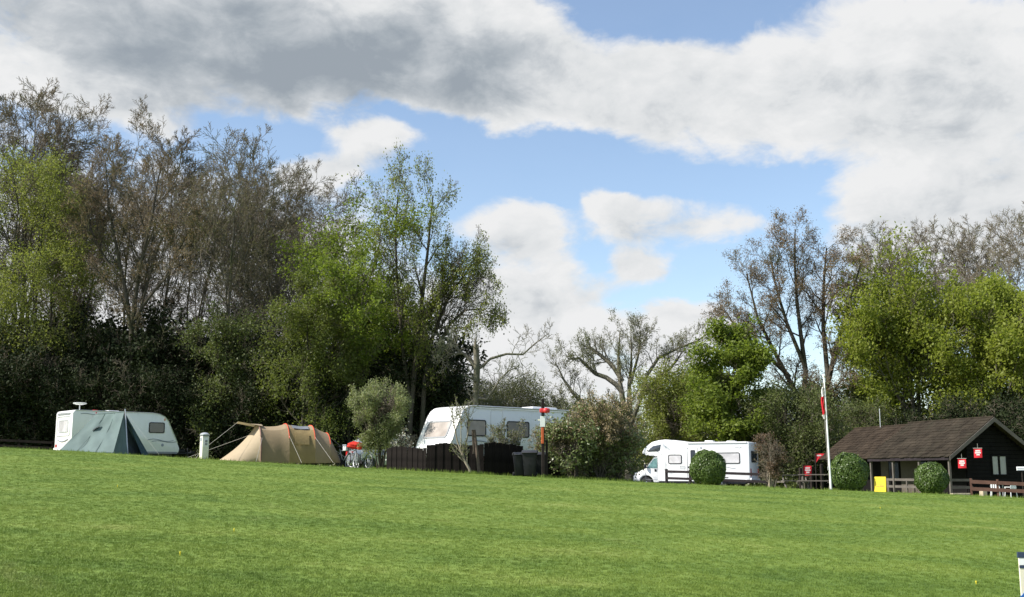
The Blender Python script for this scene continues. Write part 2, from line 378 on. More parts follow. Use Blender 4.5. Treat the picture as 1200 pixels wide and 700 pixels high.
# ------------------------------------------------------------------ ground
C0 = ray(0, 525); C1 = ray(1200, 584.5)
GM1 = (C1[2] - C0[2]) / (C1[0] - C0[0]); GM0 = C0[2] - GM1 * C0[0]
QY = np.array([-200, -20, 0, 8, 16, 24, 30, 35, 40, 46, 54, 60, 66, 75, 90, 120, 180, 400, 3000], float)
QV = np.array([1.9, 1.7, 1.6, 1.28, 0.92, 0.56, 0.3, 0.1, 0.0, 0.02, 0.05, 0.09, 0.14, 0.26, 0.5, 1.0, 2.2, 4.0, 20.0], float)
def gz(x, y):
    """height of the ground: a side slope, a lawn that climbs to a brow at 40 m and a field beyond it"""
    x = np.asarray(x, float); y = np.asarray(y, float)
    q = np.interp(y, QY, QV)
    # smooth the kinks of the profile
    for h in (2.0, 3.5):
        q = 0.5 * q + 0.25 * (np.interp(y - h, QY, QV) + np.interp(y + h, QY, QV)) if False else q
    ym = np.minimum(y, 150)
    z = EYE + GM0 * ym + GM1 * np.clip(x, -140, 140) - q
    s = np.clip((y - 10) / 30, 0, 1); s = s * s * (3 - 2 * s)
    c = x / np.maximum(y, 20)
    u = np.clip((y - 51) / 5, 0, 1); u = u * u * (3 - 2 * u)
    z = z - 0.4 * np.clip((-x - 9) / 8, 0, 1) * u          # the ground dips behind the tents on the left
    z = z - 3.2 / FPX * ym * s * np.clip(1 - ((c * FPX - 0) / 480) ** 2, -0.1, 1)
    z = z + 0.018 * np.sin(x * 0.9 + 1.3 * np.sin(y * 0.31)) * np.sin(y * 0.7 + 0.8 * np.sin(x * 0.4)) * np.clip((34 - y) / 20, 0, 1)
    return z
def at_col(X, D):
    """a spot on the ground: bearing of a picture column, distance D in metres"""
    x = ray(X, 555)[0] * D
    return np.array([x, D, float(gz(x, D))])

# ------------------------------------------------------------------ object helpers
def mesh_np(name, co, faces):
    """co (N,3); faces list of (M,k) index arrays"""
    me = bpy.data.meshes.new(name)
    co = np.ascontiguousarray(co, np.float32)
    me.vertices.add(len(co)); me.vertices.foreach_set('co', co.ravel())
    nl = sum(f.size for f in faces); nf = sum(len(f) for f in faces)
    me.loops.add(nl); me.polygons.add(nf)
    me.loops.foreach_set('vertex_index', np.concatenate([f.ravel() for f in faces]).astype(np.int32))
    st = []; o = 0
    for f in faces:
        st.append(o + np.arange(len(f)) * f.shape[1]); o += f.size
    me.polygons.foreach_set('loop_start', np.concatenate(st).astype(np.int32))
    me.update(calc_edges=True)
    return me
def smooth(me):
    me.polygons.foreach_set('use_smooth', np.ones(len(me.polygons), bool))
def link(name, data, parent=None, mats=None, kind=None, label=None):
    o = bpy.data.objects.new(name, data)
    COL.objects.link(o)
    if parent is not None:
        o.parent = parent
    if mats is not None and data is not None:
        for m in (mats if isinstance(mats, (list, tuple)) else [mats]):
            data.materials.append(m)
    if kind: o['kind'] = kind
    if label: o['label'] = label
    return o
def thing(name, label, cat, loc=(0, 0, 0), rz=0.0, group=None, rot=None):
    o = link(name, None)
    o.empty_display_size = 0.3
    o.location = [float(v) for v in loc]
    o.rotation_euler = rot if rot else (0, 0, rz)
    o['label'] = label; o['category'] = cat
    if group: o['group'] = group
    return o
def copy_thing(o, loc, rz=0.0, scale=None, label=None, group=None, parent=None):
    r = o.copy(); COL.objects.link(r)
    if parent is None:
        r.location = [float(v) for v in loc]; r.rotation_euler = (0, 0, rz)
        if scale is not None: r.scale = scale if isinstance(scale, (tuple, list)) else (scale,) * 3
        if label: r['label'] = label
        if group: r['group'] = group
    else:
        r.parent = parent
    for ch in list(o.children):
        copy_thing(ch, None, parent=r)
    return r

class B:
    """collects solid shapes in one bmesh and links them as one mesh object"""
    def __init__(s): s.bm = bmesh.new()
    def box(s, x0, x1, y0, y1, z0, z1, mtx=None):
        vs = [Vector((x, y, z)) for x in (x0, x1) for y in (y0, y1) for z in (z0, z1)]
        if mtx: vs = [mtx @ v for v in vs]
        v = [s.bm.verts.new(c) for c in vs]
        for f in ((0, 1, 3, 2), (4, 6, 7, 5), (0, 4, 5, 1), (2, 3, 7, 6), (0, 2, 6, 4), (1, 5, 7, 3)):
            s.bm.faces.new([v[i] for i in f])
        return s
    def slab(s, pts, t0, t1, mtx):
        """outline pts (u, v) extruded from w = t0 to w = t1, through mtx"""
        a = [s.bm.verts.new(mtx @ Vector((u, v, t0))) for u, v in pts]
        b = [s.bm.verts.new(mtx @ Vector((u, v, t1))) for u, v in pts]
        n = len(pts)
        s.bm.faces.new(a[::-1]); s.bm.faces.new(b)
        for i in range(n):
            s.bm.faces.new((a[i], a[(i + 1) % n], b[(i + 1) % n], b[i]))
        return s
    def ring(s, outer, inner, t0, t1, mtx):
        n = len(outer)
        L = [[s.bm.verts.new(mtx @ Vector((u, v, t))) for u, v in p] for p, t in ((outer, t0), (outer, t1), (inner, t1), (inner, t0))]
        for k in range(4):
            A, C = L[k], L[(k + 1) % 4]
            for i in range(n):
                s.bm.faces.new((A[i], A[(i + 1) % n], C[(i + 1) % n], C[i]))
        return s
    def prism(s, pts, y0, y1):
        return s.slab(pts, -y1, -y0, SIDE)
    def tube(s, pts, r, k=6, r1=None, caps=True):
        pts = [Vector(p) for p in pts]
        n = len(pts); rings = []
        for i, p in enumerate(pts):
            t = (pts[min(i + 1, n - 1)] - pts[max(i - 1, 0)]).normalized()
            ref = Vector((0, 0, 1)) if abs(t.z) < 0.9 else Vector((1, 0, 0))
            a = t.cross(ref).normalized(); b = t.cross(a)
            rr = r if r1 is None else r + (r1 - r) * i / max(1, n - 1)
            rings.append([s.bm.verts.new(p + (a * math.cos(2 * PI * j / k) + b * math.sin(2 * PI * j / k)) * rr) for j in range(k)])
        for A, C in zip(rings, rings[1:]):
            for j in range(k):
                s.bm.faces.new((A[j], A[(j + 1) % k], C[(j + 1) % k], C[j]))
        if caps:
            s.bm.faces.new(rings[0][::-1]); s.bm.faces.new(rings[-1])
        return s
    def lathe(s, prof, mtx=None, k=16):
        """prof (r, z) turned round the local z"""
        rings = []
        for r, z in prof:
            rings.append([s.bm.verts.new((mtx or Matrix()) @ Vector((r * math.cos(2 * PI * j / k), r * math.sin(2 * PI * j / k), z))) for j in range(k)])
        for A, C in zip(rings, rings[1:]):
            for j in range(k):
                s.bm.faces.new((A[j], A[(j + 1) % k], C[(j + 1) % k], C[j]))
        s.bm.faces.new(rings[0][::-1]); s.bm.faces.new(rings[-1])
        return s
    def torus(s, c, R0, r0, mtx, k=18, j=6):
        L = [[s.bm.verts.new(mtx @ Vector(((R0 + r0 * math.cos(2 * PI * b / j)) * math.cos(2 * PI * a / k) + c[0], (R0 + r0 * math.cos(2 * PI * b / j)) * math.sin(2 * PI * a / k) + c[1], r0 * math.sin(2 * PI * b / j) + c[2]))) for b in range(j)] for a in range(k)]
        for a in range(k):
            for b in range(j):
                s.bm.faces.new((L[a][b], L[(a + 1) % k][b], L[(a + 1) % k][(b + 1) % j], L[a][(b + 1) % j]))
        return s
    def grid(s, P):
        """P[i][j] points"""
        V = [[s.bm.verts.new(Vector([float(c) for c in p])) for p in row] for row in P]
        for i in range(len(V) - 1):
            for j in range(len(V[0]) - 1):
                s.bm.faces.new((V[i][j], V[i + 1][j], V[i + 1][j + 1], V[i][j + 1]))
        return s
    def bevel(s, w, seg=2, ang=30):
        bmesh.ops.recalc_face_normals(s.bm, faces=s.bm.faces)
        ed = [e for e in s.bm.edges if len(e.link_faces) == 2 and e.calc_face_angle(0) > R(ang)]
        bmesh.ops.bevel(s.bm, geom=ed, offset=w, segments=seg, affect='EDGES', profile=0.5, clamp_overlap=True)
        return s
    def out(s, name, m, parent=None, sm=False, kind=None, label=None, recalc=True):
        if recalc: bmesh.ops.recalc_face_normals(s.bm, faces=s.bm.faces)
        me = bpy.data.meshes.new(name)
        s.bm.to_mesh(me); s.bm.free()
        if sm:
            smooth(me)
            try: me.set_sharp_from_angle(angle=R(40))
            except Exception: pass
        return link(name, me, parent, m, kind, label)
SIDE = Matrix(((1, 0, 0, 0), (0, 0, -1, 0), (0, 1, 0, 0), (0, 0, 0, 1)))     # u -> x, v -> z, w -> -y
def side_at(y): return Matrix.Translation((0, y, 0)) @ SIDE
def rrect(x0, x1, z0, z1, r=0.08, n=4):
    out = []
    for cx, cz, a0 in ((x1 - r, z0 + r, -PI / 2), (x1 - r, z1 - r, 0), (x0 + r, z1 - r, PI / 2), (x0 + r, z0 + r, PI)):
        for i in range(n + 1):
            a = a0 + PI / 2 * i / n
            out.append((cx + r * math.cos(a), cz + r * math.sin(a)))
    return out
def window(parent, x0, x1, z0, z1, mtx, pane='glass', frame='plastic', r=0.09, fw=0.045, name='window'):
    f = B().ring(rrect(x0, x1, z0, z1, r), rrect(x0 + fw, x1 - fw, z0 + fw, z1 - fw, max(0.01, r - fw * 0.6)), -0.01, 0.028, mtx).out(name, M[frame], parent, sm=True)
    B().slab(rrect(x0 + fw - 0.004, x1 - fw + 0.004, z0 + fw - 0.004, z1 - fw + 0.004, max(0.01, r - fw * 0.6)), -0.008, 0.018, mtx).out('pane', M[pane], f, sm=True)
    return f
def wheel(parent, x, y, r, w=0.2, hub='rim'):
    mt = Matrix.Translation((x, y, r)) @ Matrix.Rotation(PI / 2, 4, 'X')
    wh = B().lathe([(r * 0.6, -w / 2), (r * 0.93, -w / 2), (r, -w * 0.3), (r, w * 0.3), (r * 0.93, w / 2), (r * 0.6, w / 2)], mt, 22).out('wheel', M['black'], parent, sm=True)
    B().lathe([(0.05, w / 2 + 0.01), (r * 0.3, w / 2 - 0.01), (r * 0.58, w / 2 - 0.03), (r * 0.62, w / 2 + 0.004), (r * 0.62, -w / 2), (0.05, -w / 2)], mt, 22).out('rim', M[hub], wh, sm=True)
    return wh

# ------------------------------------------------------------------ the ground sheet, road
def axis(parts):
    out = []
    for a, b, st in parts:
        out += list(np.arange(a, b, st))
    out.append(parts[-1][1])
    return np.array(out)
gx = axis([(-900, -200, 100), (-200, -60, 7), (-60, 60, 0.8), (60, 200, 7), (200, 900, 100)])
gy = axis([(-60, 4, 4), (4, 80, 0.5), (80, 160, 4), (160, 500, 34), (500, 2500, 250)])
GX, GY = np.meshgrid(gx, gy)
co = np.stack([GX, GY, gz(GX, GY)], -1).reshape(-1, 3)
nx, ny = len(gx), len(gy)
ii = (np.arange(ny - 1)[:, None] * nx + np.arange(nx - 1)[None]).ravel()
me = mesh_np('lawn', co, [np.stack([ii, ii + 1, ii + nx + 1, ii + nx], -1)]); smooth(me)
link('lawn', me, None, M['lawn'], 'structure')
# tarmac drive behind the brow, under the motorhome
rx = np.linspace(0, 1, 40); ry = np.linspace(0, 1, 16)
P = []
for b in ry:
    row = []
    for a in rx:
        x = 5.0 + a * 12.0; y = 59.2 - a * 3.2 + b * 9.0
        row.append((x, y, float(gz(x, y)) + 0.03))
    P.append(row)
B().grid(P).out('road', M['asphalt'], None, sm=True, kind='structure')
rngg = np.random.default_rng(5)

# grass blades standing on the lawn: one counted-by-nobody mass, tufts set by geometry nodes
def make_grass():
    n1 = 190000; n2 = 100000
    y = 8.6 + 35 * rngg.random(n1 + n2) ** 1.9
    x = (rngg.random(len(y)) * 2 - 1) * (y * 0.5 + 5.0)
    z = gz(x, y) - 0.004
    pm = bpy.data.meshes.new('grass')
    pm.vertices.add(len(y)); pm.vertices.foreach_set('co', np.stack([x, y, z], -1).astype(np.float32).ravel())
    pm.update()
    pm.materials.append(M['blade'])
    g = link('grass', pm, None, None, 'stuff')
    nb = 14
    vv = []; ff = []
    for i in range(nb):
        a = rngg.random() * 2 * PI; r = 0.075 * math.sqrt(rngg.random())
        bx, by = r * math.cos(a) , r * math.sin(a)
        h = 0.012 + 0.016 * rngg.random(); lean = 0.026 * rngg.random(); la = rngg.random() * 2 * PI; wd = 0.0035 + 0.003 * rngg.random(); wa = rngg.random() * PI
        k = len(vv)
        vv += [(bx - wd * math.cos(wa), by - wd * math.sin(wa), 0), (bx + wd * math.cos(wa), by + wd * math.sin(wa), 0), (bx + lean * math.cos(la), by + lean * math.sin(la), h)]
        ff.append((k, k + 1, k + 2))
    tm = bpy.data.meshes.new('grass_tuft'); tm.from_pydata(vv, [], ff); tm.materials.append(M['blade'])
    tuft = bpy.data.objects.new('grass_tuft', tm)          # only referred to, never linked to the scene
    ng = bpy.data.node_groups.new('grass_scatter', 'GeometryNodeTree')
    ng.interface.new_socket('Geometry', in_out='INPUT', socket_type='NodeSocketGeometry')
    ng.interface.new_socket('Geometry', in_out='OUTPUT', socket_type='NodeSocketGeometry')
    N = ng.nodes; Lk = ng.links
    gi = N.new('NodeGroupInput'); go = N.new('NodeGroupOutput')
    oi = N.new('GeometryNodeObjectInfo'); oi.inputs['Object'].default_value = tuft
    ip = N.new('GeometryNodeInstanceOnPoints')
    rr = N.new('FunctionNodeRandomValue'); rr.data_type = 'FLOAT_VECTOR'; rr.inputs[0].default_value = (-0.1, -0.1, 0); rr.inputs[1].default_value = (0.1, 0.1, 6.28)
    rs = N.new('FunctionNodeRandomValue'); rs.data_type = 'FLOAT'; rs.inputs[2].default_value = 0.45; rs.inputs[3].default_value = 0.95
    Lk.new(gi.outputs[0], ip.inputs['Points']); Lk.new(oi.outputs['Geometry'], ip.inputs['Instance'])
    Lk.new(rr.outputs[0], ip.inputs['Rotation']); Lk.new(rs.outputs[1], ip.inputs['Scale'])
    Lk.new(ip.outputs[0], go.inputs[0])
    md = g.modifiers.new('grass', 'NODES'); md.node_group = ng
make_grass()
# ------------------------------------------------------------------ trees
def unit(v): return v / np.maximum(1e-9, np.linalg.norm(v, axis=-1, keepdims=True))
def tube_mesh(P, Rr, K):
    """P (N,S,3), Rr (N,S) -> verts, quads"""
    N, S, _ = P.shape
    T = unit(P[:, -1] - P[:, 0])
    ref = np.where(np.abs(T[:, 2:3]) < 0.9, np.array([[0, 0, 1.0]]), np.array([[1.0, 0, 0]]))
    A = unit(np.cross(T, ref)); Bv = np.cross(T, A)
    th = np.arange(K) * 2 * PI / K
    ringv = A[:, None, :] * np.cos(th)[None, :, None] + Bv[:, None, :] * np.sin(th)[None, :, None]   # N,K,3
    V = P[:, :, None, :] + ringv[:, None] * Rr[:, :, None, None]
    base = (np.arange(N) * S * K)[:, None, None] + (np.arange(S - 1) * K)[None, :, None]
    j = np.arange(K)[None, None]; j2 = (np.arange(K) + 1)[None, None] % K
    Q = np.stack([base + j, base + j2, base + K + j2, base + K + j], -1).reshape(-1, 4)
    return V.reshape(-1, 3), Q
def join(parts):
    vs = []; qs = []; o = 0
    for v, q in parts:
        vs.append(v); qs.append(q + o); o += len(v)
    return np.concatenate(vs), np.concatenate(qs)
def stem(rng, H, r, lean=(0, 0), wob=0.03, S=12, base=(0, 0, -0.15), flare=1.35, tip=0.12):
    t = np.linspace(0, 1, S + 1)
    w = np.cumsum(rng.normal(0, wob, (S + 1, 2)), 0); w -= w[:1]
    P = np.stack([base[0] + lean[0] * H * t ** 1.3 + w[:, 0] * H * 0.3, base[1] + lean[1] * H * t ** 1.3 + w[:, 1] * H * 0.3, base[2] + H * t], -1)
    Rr = r * (1 - (1 - tip) * t ** 0.85)
    Rr[0] *= flare
    return P, Rr
def resample(P, Rr, S):
    P = np.asarray(P, float); Rr = np.asarray(Rr, float)
    d = np.r_[0, np.cumsum(np.linalg.norm(np.diff(P, axis=0), axis=1))]; d /= d[-1]
    t = np.linspace(0, 1, S + 1)
    return np.stack([np.interp(t, d, P[:, k]) for k in range(3)], -1), np.interp(t, d, Rr)
def kids(rng, P, Rr, n, t=(0.3, 1), ang=(30, 55), length=None, ratio=None, fall=0.5, rr=0.5, S=4, wob=0.1, up=0.05, tip=0.3, prof=None, out=None):
    """n children on every parent polyline; returns P, R of the children"""
    N, S0, _ = P.shape
    tt = t[0] + (t[1] - t[0]) * (np.arange(n)[None] + rng.random((N, n))) / n
    s = tt * (S0 - 1); i = np.minimum(s.astype(int), S0 - 2); f = s - i
    ar = np.arange(N)[:, None]
    p0 = P[ar, i]; p1 = P[ar, i + 1]
    pos = p0 + (p1 - p0) * f[..., None]
    T = unit(p1 - p0)
    rad = Rr[ar, i] * (1 - f) + Rr[ar, i + 1] * f
    plen = np.linalg.norm(np.diff(P, axis=1), axis=2).sum(1)
    L = (np.full((N, n), float(length)) if length else plen[:, None] * ratio * np.ones((1, n)))
    tn = (tt - t[0]) / max(1e-6, t[1] - t[0])
    if prof is not None: L = L * np.interp(tn, *prof)
    else: L = L * (1 - fall * tn)
    L = L * rng.uniform(0.7, 1.2, (N, n))
    phi = rng.random((N, 1)) * 6.28 + np.arange(n)[None] * 2.4 + rng.normal(0, 0.4, (N, n))
    ref = np.where(np.abs(T[..., 2:3]) < 0.9, np.array([0, 0, 1.0]), np.array([1.0, 0, 0]))
    A = unit(np.cross(T, ref)); Bv = np.cross(T, A)
    an = np.radians(rng.uniform(ang[0], ang[1], (N, n)))[..., None]
    D = T * np.cos(an) + (A * np.cos(phi)[..., None] + Bv * np.sin(phi)[..., None]) * np.sin(an)
    D = D.reshape(-1, 3); L = L.ravel(); p = pos.reshape(-1, 3).copy(); rad = rad.ravel() * rr
    pts = [p.copy()]
    for k in range(S):
        D = D + rng.normal(0, wob, D.shape); D[:, 2] += up
        D = unit(D)
        p = p + D * (L / S)[:, None]
        pts.append(p.copy())
    CP = np.stack(pts, 1)
    CR = rad[:, None] * np.linspace(1, tip, S + 1)[None]
    return CP, CR
def lump(rng, p, scale, k=7):
    """smooth random field about 0..1 over points, for gaps and clumps"""
    f = np.zeros(len(p))
    for _ in range(k):
        w = rng.normal(0, 1, 3); w = w / np.linalg.norm(w) * rng.uniform(0.6, 1.5) * scale
        f += np.sin(p @ w + rng.random() * 6.28)
    return f / math.sqrt(k) * 0.5 + 0.5
def leaf_quads(rng, pos, size, aspect=0.6, upb=0.5, face=None):
    n = len(pos)
    a = unit(rng.normal(0, 1, (n, 3)) + np.array([0, 0, -0.15]))
    nrm = unit(rng.normal(0, 1, (n, 3)) + np.array([0, 0, upb]) + (0 if face is None else 1.6 * face))
    if face is not None: a = unit(np.cross(nrm, a))
    b = unit(np.cross(nrm, a)); 
    s = size * rng.uniform(0.6, 1.3, n)
    hl = (a * s[:, None]) * 0.5; hw = b * (s * aspect)[:, None] * 0.5
    V = np.stack([pos - hl, pos + hw, pos + hl, pos - hw], 1).reshape(-1, 3)
    Q = np.arange(4 * n).reshape(n, 4)
    return V, Q
def leaves_on(rng, P, n, t=(0.25, 1.0), jit=0.12):
    N, S, _ = P.shape
    w = np.linalg.norm(P[:, -1] - P[:, 0], axis=1) ** 1.3; i0 = rng.choice(N, n, p=w / w.sum()); tt = (t[0] + (t[1] - t[0]) * rng.random(n)) * (S - 1)
    i = np.minimum(tt.astype(int), S - 2); f = (tt - i)[:, None]
    return P[i0, i] * (1 - f) + P[i0, i + 1] * f + rng.normal(0, jit, (n, 3))
SPR = {}
def build_tree(seed, stems, levels, wood_levels=2, leaf=None, ksides=(8, 6, 4, 3, 3, 3), wmin=0.012):
    """returns wood mesh, twig mesh, crown mesh"""
    rng = np.random.default_rng(seed)
    S = max(len(p) for p, _ in stems) - 1
    rs = [resample(p, r, S) for p, r in stems]
    P = np.stack([a for a, _ in rs]); Rr = np.stack([b for _, b in rs])
    allv = [(P, Rr)]
    for lv in levels:
        lv = dict(lv)
        src = allv[lv.pop('src', -1)]
        cull = lv.pop('cull', None)
        cp, cr = kids(rng, *src, **lv)
        if cull is not None:
            keep = cull(cp[:, -1]); cp, cr = cp[keep], cr[keep]
        allv.append((cp, np.maximum(cr, wmin)))
    wood = join([tube_mesh(p, np.maximum(r, wmin), ksides[min(i, 5)]) for i, (p, r) in enumerate(allv[:wood_levels + 1])])
    tw = allv[wood_levels + 1:]
    twig = join([tube_mesh(p, np.maximum(r, wmin), 3) for p, r in tw]) if tw else None
    crown = None
    if leaf:
        cs = []
        for lf in (leaf if isinstance(leaf, list) else [leaf]):
            Ps = allv[lf.get('lev', -1)][0]
            pos = leaves_on(rng, Ps, lf['n'], lf.get('t', (0.2, 1.0)), lf.get('jit', 0.12))
            if lf.get('gap'):
                fld = lump(rng, pos, lf.get('gscale', 1.1))
                pos = pos[fld > lf['gap']]
            if lf.get('where') is not None:
                pos = pos[lf['where'](pos, rng)]
            cs.append((leaf_quads(rng, pos, lf['size'], lf.get('aspect', 0.6), lf.get('upb', 0.5)), lf.get('m', 0)))
        v, q = join([c[0] for c in cs])
        idx = np.concatenate([np.full(len(c[0][1]), c[1], np.int32) for c in cs])
        crown = (v, q, idx)
    out = []
    mw = mesh_np('trunk', wood[0], [wood[1]]); smooth(mw)
    mt = mesh_np('twigs', twig[0], [twig[1]]) if twig else None
    mc = None
    if crown:
        mc = mesh_np('crown', crown[0], [crown[1]])
        mc.polygons.foreach_set('material_index', crown[2])
    return mw, mt, mc
def put_tree(name, label, cat, meshes, mats, loc, rz=0.0, scale=1.0, group=None, names=('trunk', 'twigs', 'crown')):
    """mats: bark, twig, [leaf mats]"""
    o = thing(name, label, cat, loc, rz, group)
    o.scale = scale if isinstance(scale, (tuple, list)) else (scale,) * 3
    for me, m, nm in zip(meshes, mats, names):
        if me is None: continue
        c = link(nm, me, o)
        if len(me.materials) == 0:
            for x in (m if isinstance(m, (list, tuple)) else [m]): me.materials.append(x)
        if nm != 'trunk': c['kind'] = 'stuff'
    return o
WOODG = 'budding trees of the wood on the left'
def bare(seed, H, n_st, r, crown, lean=0.05, clear=0.32, leafn=9000, lm='lf_bud', bark='bark', ang=(22, 50), lsize=0.085, n1=21, top=0.55, twn=7):
    rng = np.random.default_rng(seed + 900)
    st = [stem(rng, H * rng.uniform(0.85, 0.97), r * rng.uniform(0.75, 1.0), (rng.normal(0, lean), rng.normal(0, lean)), 0.03, 12, (rng.normal(0, 0.25 * (n_st > 1)), rng.normal(0, 0.25 * (n_st > 1)), -0.2)) for _ in range(n_st)]
    lv = [dict(n=n1 if n_st == 1 else max(7, int(n1 * 1.25 / n_st)), t=(clear, 0.97), ang=ang, length=crown, prof=([0, 0.35, 0.7, 1], [0.9, 1.0, 0.75, top]), rr=0.42, S=6, wob=0.12, up=0.11, tip=0.3),
          dict(n=8, t=(0.2, 1.0), ang=(25, 58), ratio=0.55, fall=0.4, rr=0.5, S=5, wob=0.14, up=0.05),
          dict(n=6, t=(0.2, 1.0), ang=(22, 50), ratio=0.52, fall=0.4, rr=0.55, S=4, wob=0.15, up=0.05),
          dict(n=twn, t=(0.15, 1.0), ang=(20, 50), ratio=0.6, fall=0.35, rr=0.6, S=2, wob=0.16, up=0.04)]
    leaf = dict(n=int(leafn * 1.1), size=lsize * 0.9, jit=0.06, t=(0.2, 1)) if leafn else None
    return build_tree(seed, st, lv, 2, leaf, wmin=0.0125), (M[bark], M['twig'], [M[lm]])
def leafy(seed, H, n_st, r, crown, lean=0.05, clear=0.2, leafn=30000, lsize=0.2, lm='lf_fresh', bark='bark_dark', ang=(30, 62), gap=0.36, jit=0.22, up=0.07, n1=16, prof=None, n2=7, n3=7, extra=None, where=None, wob=0.12):
    rng = np.random.default_rng(seed + 900)
    st = [stem(rng, H * rng.uniform(0.85, 0.96), r * rng.uniform(0.7, 1.0), (rng.normal(0, lean), rng.normal(0, lean)), 0.03, 12, (rng.normal(0, 0.3 * (n_st > 1)), rng.normal(0, 0.3 * (n_st > 1)), -0.2)) for _ in range(n_st)]
    lv = [dict(n=n1 if n_st == 1 else max(7, int(n1 * 1.3 / n_st)), t=(clear, 0.97), ang=ang, length=crown, prof=prof or ([0, 0.3, 0.7, 1], [0.85, 1.0, 0.75, 0.35]), rr=0.5, S=6, wob=wob, up=up, tip=0.3),
          dict(n=n2, t=(0.25, 1.0), ang=(28, 58), ratio=0.5, fall=0.45, rr=0.55, S=4, wob=0.14, up=0.04),
          dict(n=n3, t=(0.2, 1.0), ang=(25, 60), ratio=0.5, fall=0.4, rr=0.55, S=3, wob=0.15, up=0.02)]
    leaf = [dict(n=leafn, size=lsize, jit=jit, t=(0.1, 1.05), gap=gap - 0.1, gscale=2.3, where=where)]
    if extra: leaf += extra
    return build_tree(seed, st, lv, 2, leaf, wmin=0.012), (M[bark], M['twig'], [M[lm]])
def bushy(seed, H, rad, n_st=7, leafn=14000, lsize=0.14, lm='lf_holly', bark='bark_dark', spread=0.35, gap=0.3, jit=0.18, clear=0.08, ang=(25, 65), up=0.05, low=0.9, aspect=0.55, rst=0.06, twig='twig', extra=None, mats=None, n2=8, n3=6, wmin=0.009):
    rng = np.random.default_rng(seed + 900)
    st = []
    for i in range(n_st):
        a = i * 2.4 + rng.random(); k = spread * rng.uniform(0.35, 1.0)
        st.append(stem(rng, H * rng.uniform(0.68, 0.96), rst * rng.uniform(0.6, 1), (math.cos(a) * k, math.sin(a) * k), 0.05, 8, (0.12 * math.cos(a) * rad * 0.4, 0.12 * math.sin(a) * rad * 0.4, -0.1), 1.1))
    lv = [dict(n=n2, t=(clear, 0.98), ang=ang, length=rad * 0.8, prof=([0, 0.4, 0.8, 1], [low, 1.0, 0.7, 0.35]), rr=0.5, S=5, wob=0.14, up=up, tip=0.3),
          dict(n=n3, t=(0.15, 1.0), ang=(25, 60), ratio=0.5, fall=0.4, rr=0.55, S=3, wob=0.16, up=up * 0.6),
          dict(n=5, t=(0.15, 1.0), ang=(20, 60), ratio=0.55, fall=0.3, rr=0.6, S=2, wob=0.16, up=up * 0.5)]
    leaf = [dict(n=leafn, size=lsize, jit=jit, gap=gap, gscale=2.6 / max(0.7, rad / 3.0), aspect=aspect)]
    if extra: leaf += extra
    return build_tree(seed, st, lv, 1, leaf, ksides=(6, 4, 3, 3), wmin=wmin), (M[bark], M[twig], mats or [M[lm]])
def base_of(X, D, sink=0.05):
    p = at_col(X, D); p[2] -= sink
    return p

# --- the wood on the left: tall bare and budding trees, a few in leaf
bA = bare(11, 24, 1, 0.28, 7.0, leafn=11000, lm='lf_budgreen')
bB = bare(12, 24, 3, 0.2, 6.0, lean=0.08, leafn=12000, n1=16)
bC = bare(13, 23, 1, 0.31, 8.4, clear=0.3, leafn=12000, lm='lf_budgreen', bark='bark', ang=(25, 52), n1=17)
bD = bare(14, 22, 2, 0.2, 5.8, lean=0.06, leafn=9000, bark='bark', top=0.6, lm='lf_budgreen')
def wood(name, v, X, D, rz, sc, label, group=WOODG, cat='tree'):
    return put_tree(name, label, cat, v[0], v[1], base_of(X, D), rz, sc, group)
wood('budding_tree', bA, 12, 78, 0.4, 1.15, 'bare brown budding tree at the far left edge, tallest of the wood')
wood('budding_tree', bB, 62, 84, 2.0, 1.12, 'bare twiggy tree rising behind the yellow green tree at far left')
wood('budding_tree', bB, 128, 72, 0.7, 0.93, 'several stemmed budding tree, pale trunks above the white caravan end')
wood('budding_tree', bA, 182, 80, 3.1, 0.99, 'slim brown budding tree behind the dark forked tree')
wood('budding_tree', bC, 238, 70, 1.2, 0.90, 'wide budding tree with olive twigs above the hookup bollard')
wood('budding_tree', bD, 268, 82, 4.4, 0.99, 'twin stemmed bare tree far back above the bollard and tan tent')
wood('budding_tree', bA, 316, 76, 5.2, 0.93, 'grey bare twigged tree above the tan tent at the wood edge')
wood('budding_tree', bC, 348, 82, 2.6, 0.93, 'low brown twigged tree between the bare wood and green tree')
wood('budding_tree', bD, 95, 88, 1.1, 1.0, 'thin twin stemmed bare tree far back in the gap of the wood')
wood('budding_tree', bB, -60, 72, 4.0, 1.0, 'budding trees beyond the left edge')
wood('budding_tree', bC, -150, 74, 0.3, 1.0, 'budding trees beyond the left edge')
wood('budding_tree', bA, -230, 66, 0.9, 1.0, 'budding trees beyond the left edge')
for X, D, rz, s, vv, lb in ((36, 90, 1.5, 0.98, bC, 'olive twigged tree deep in the wood behind the yellow green tree'), (208, 88, 0.2, 0.96, bB, 'several stemmed tree deep in the wood above the bollard'),
                           (295, 90, 2.9, 0.9, bC, 'rounded brown crowned tree deep in the wood above the tan tent'), (330, 92, 4.2, 0.95, bD, 'twin stemmed tree deep in the wood left of the green tree'), (-5, 72, 2.2, 1.0, bB, 'several stemmed tree cut by the left edge of the view')):
    wood('budding_tree', vv, X, D, rz, s, lb)
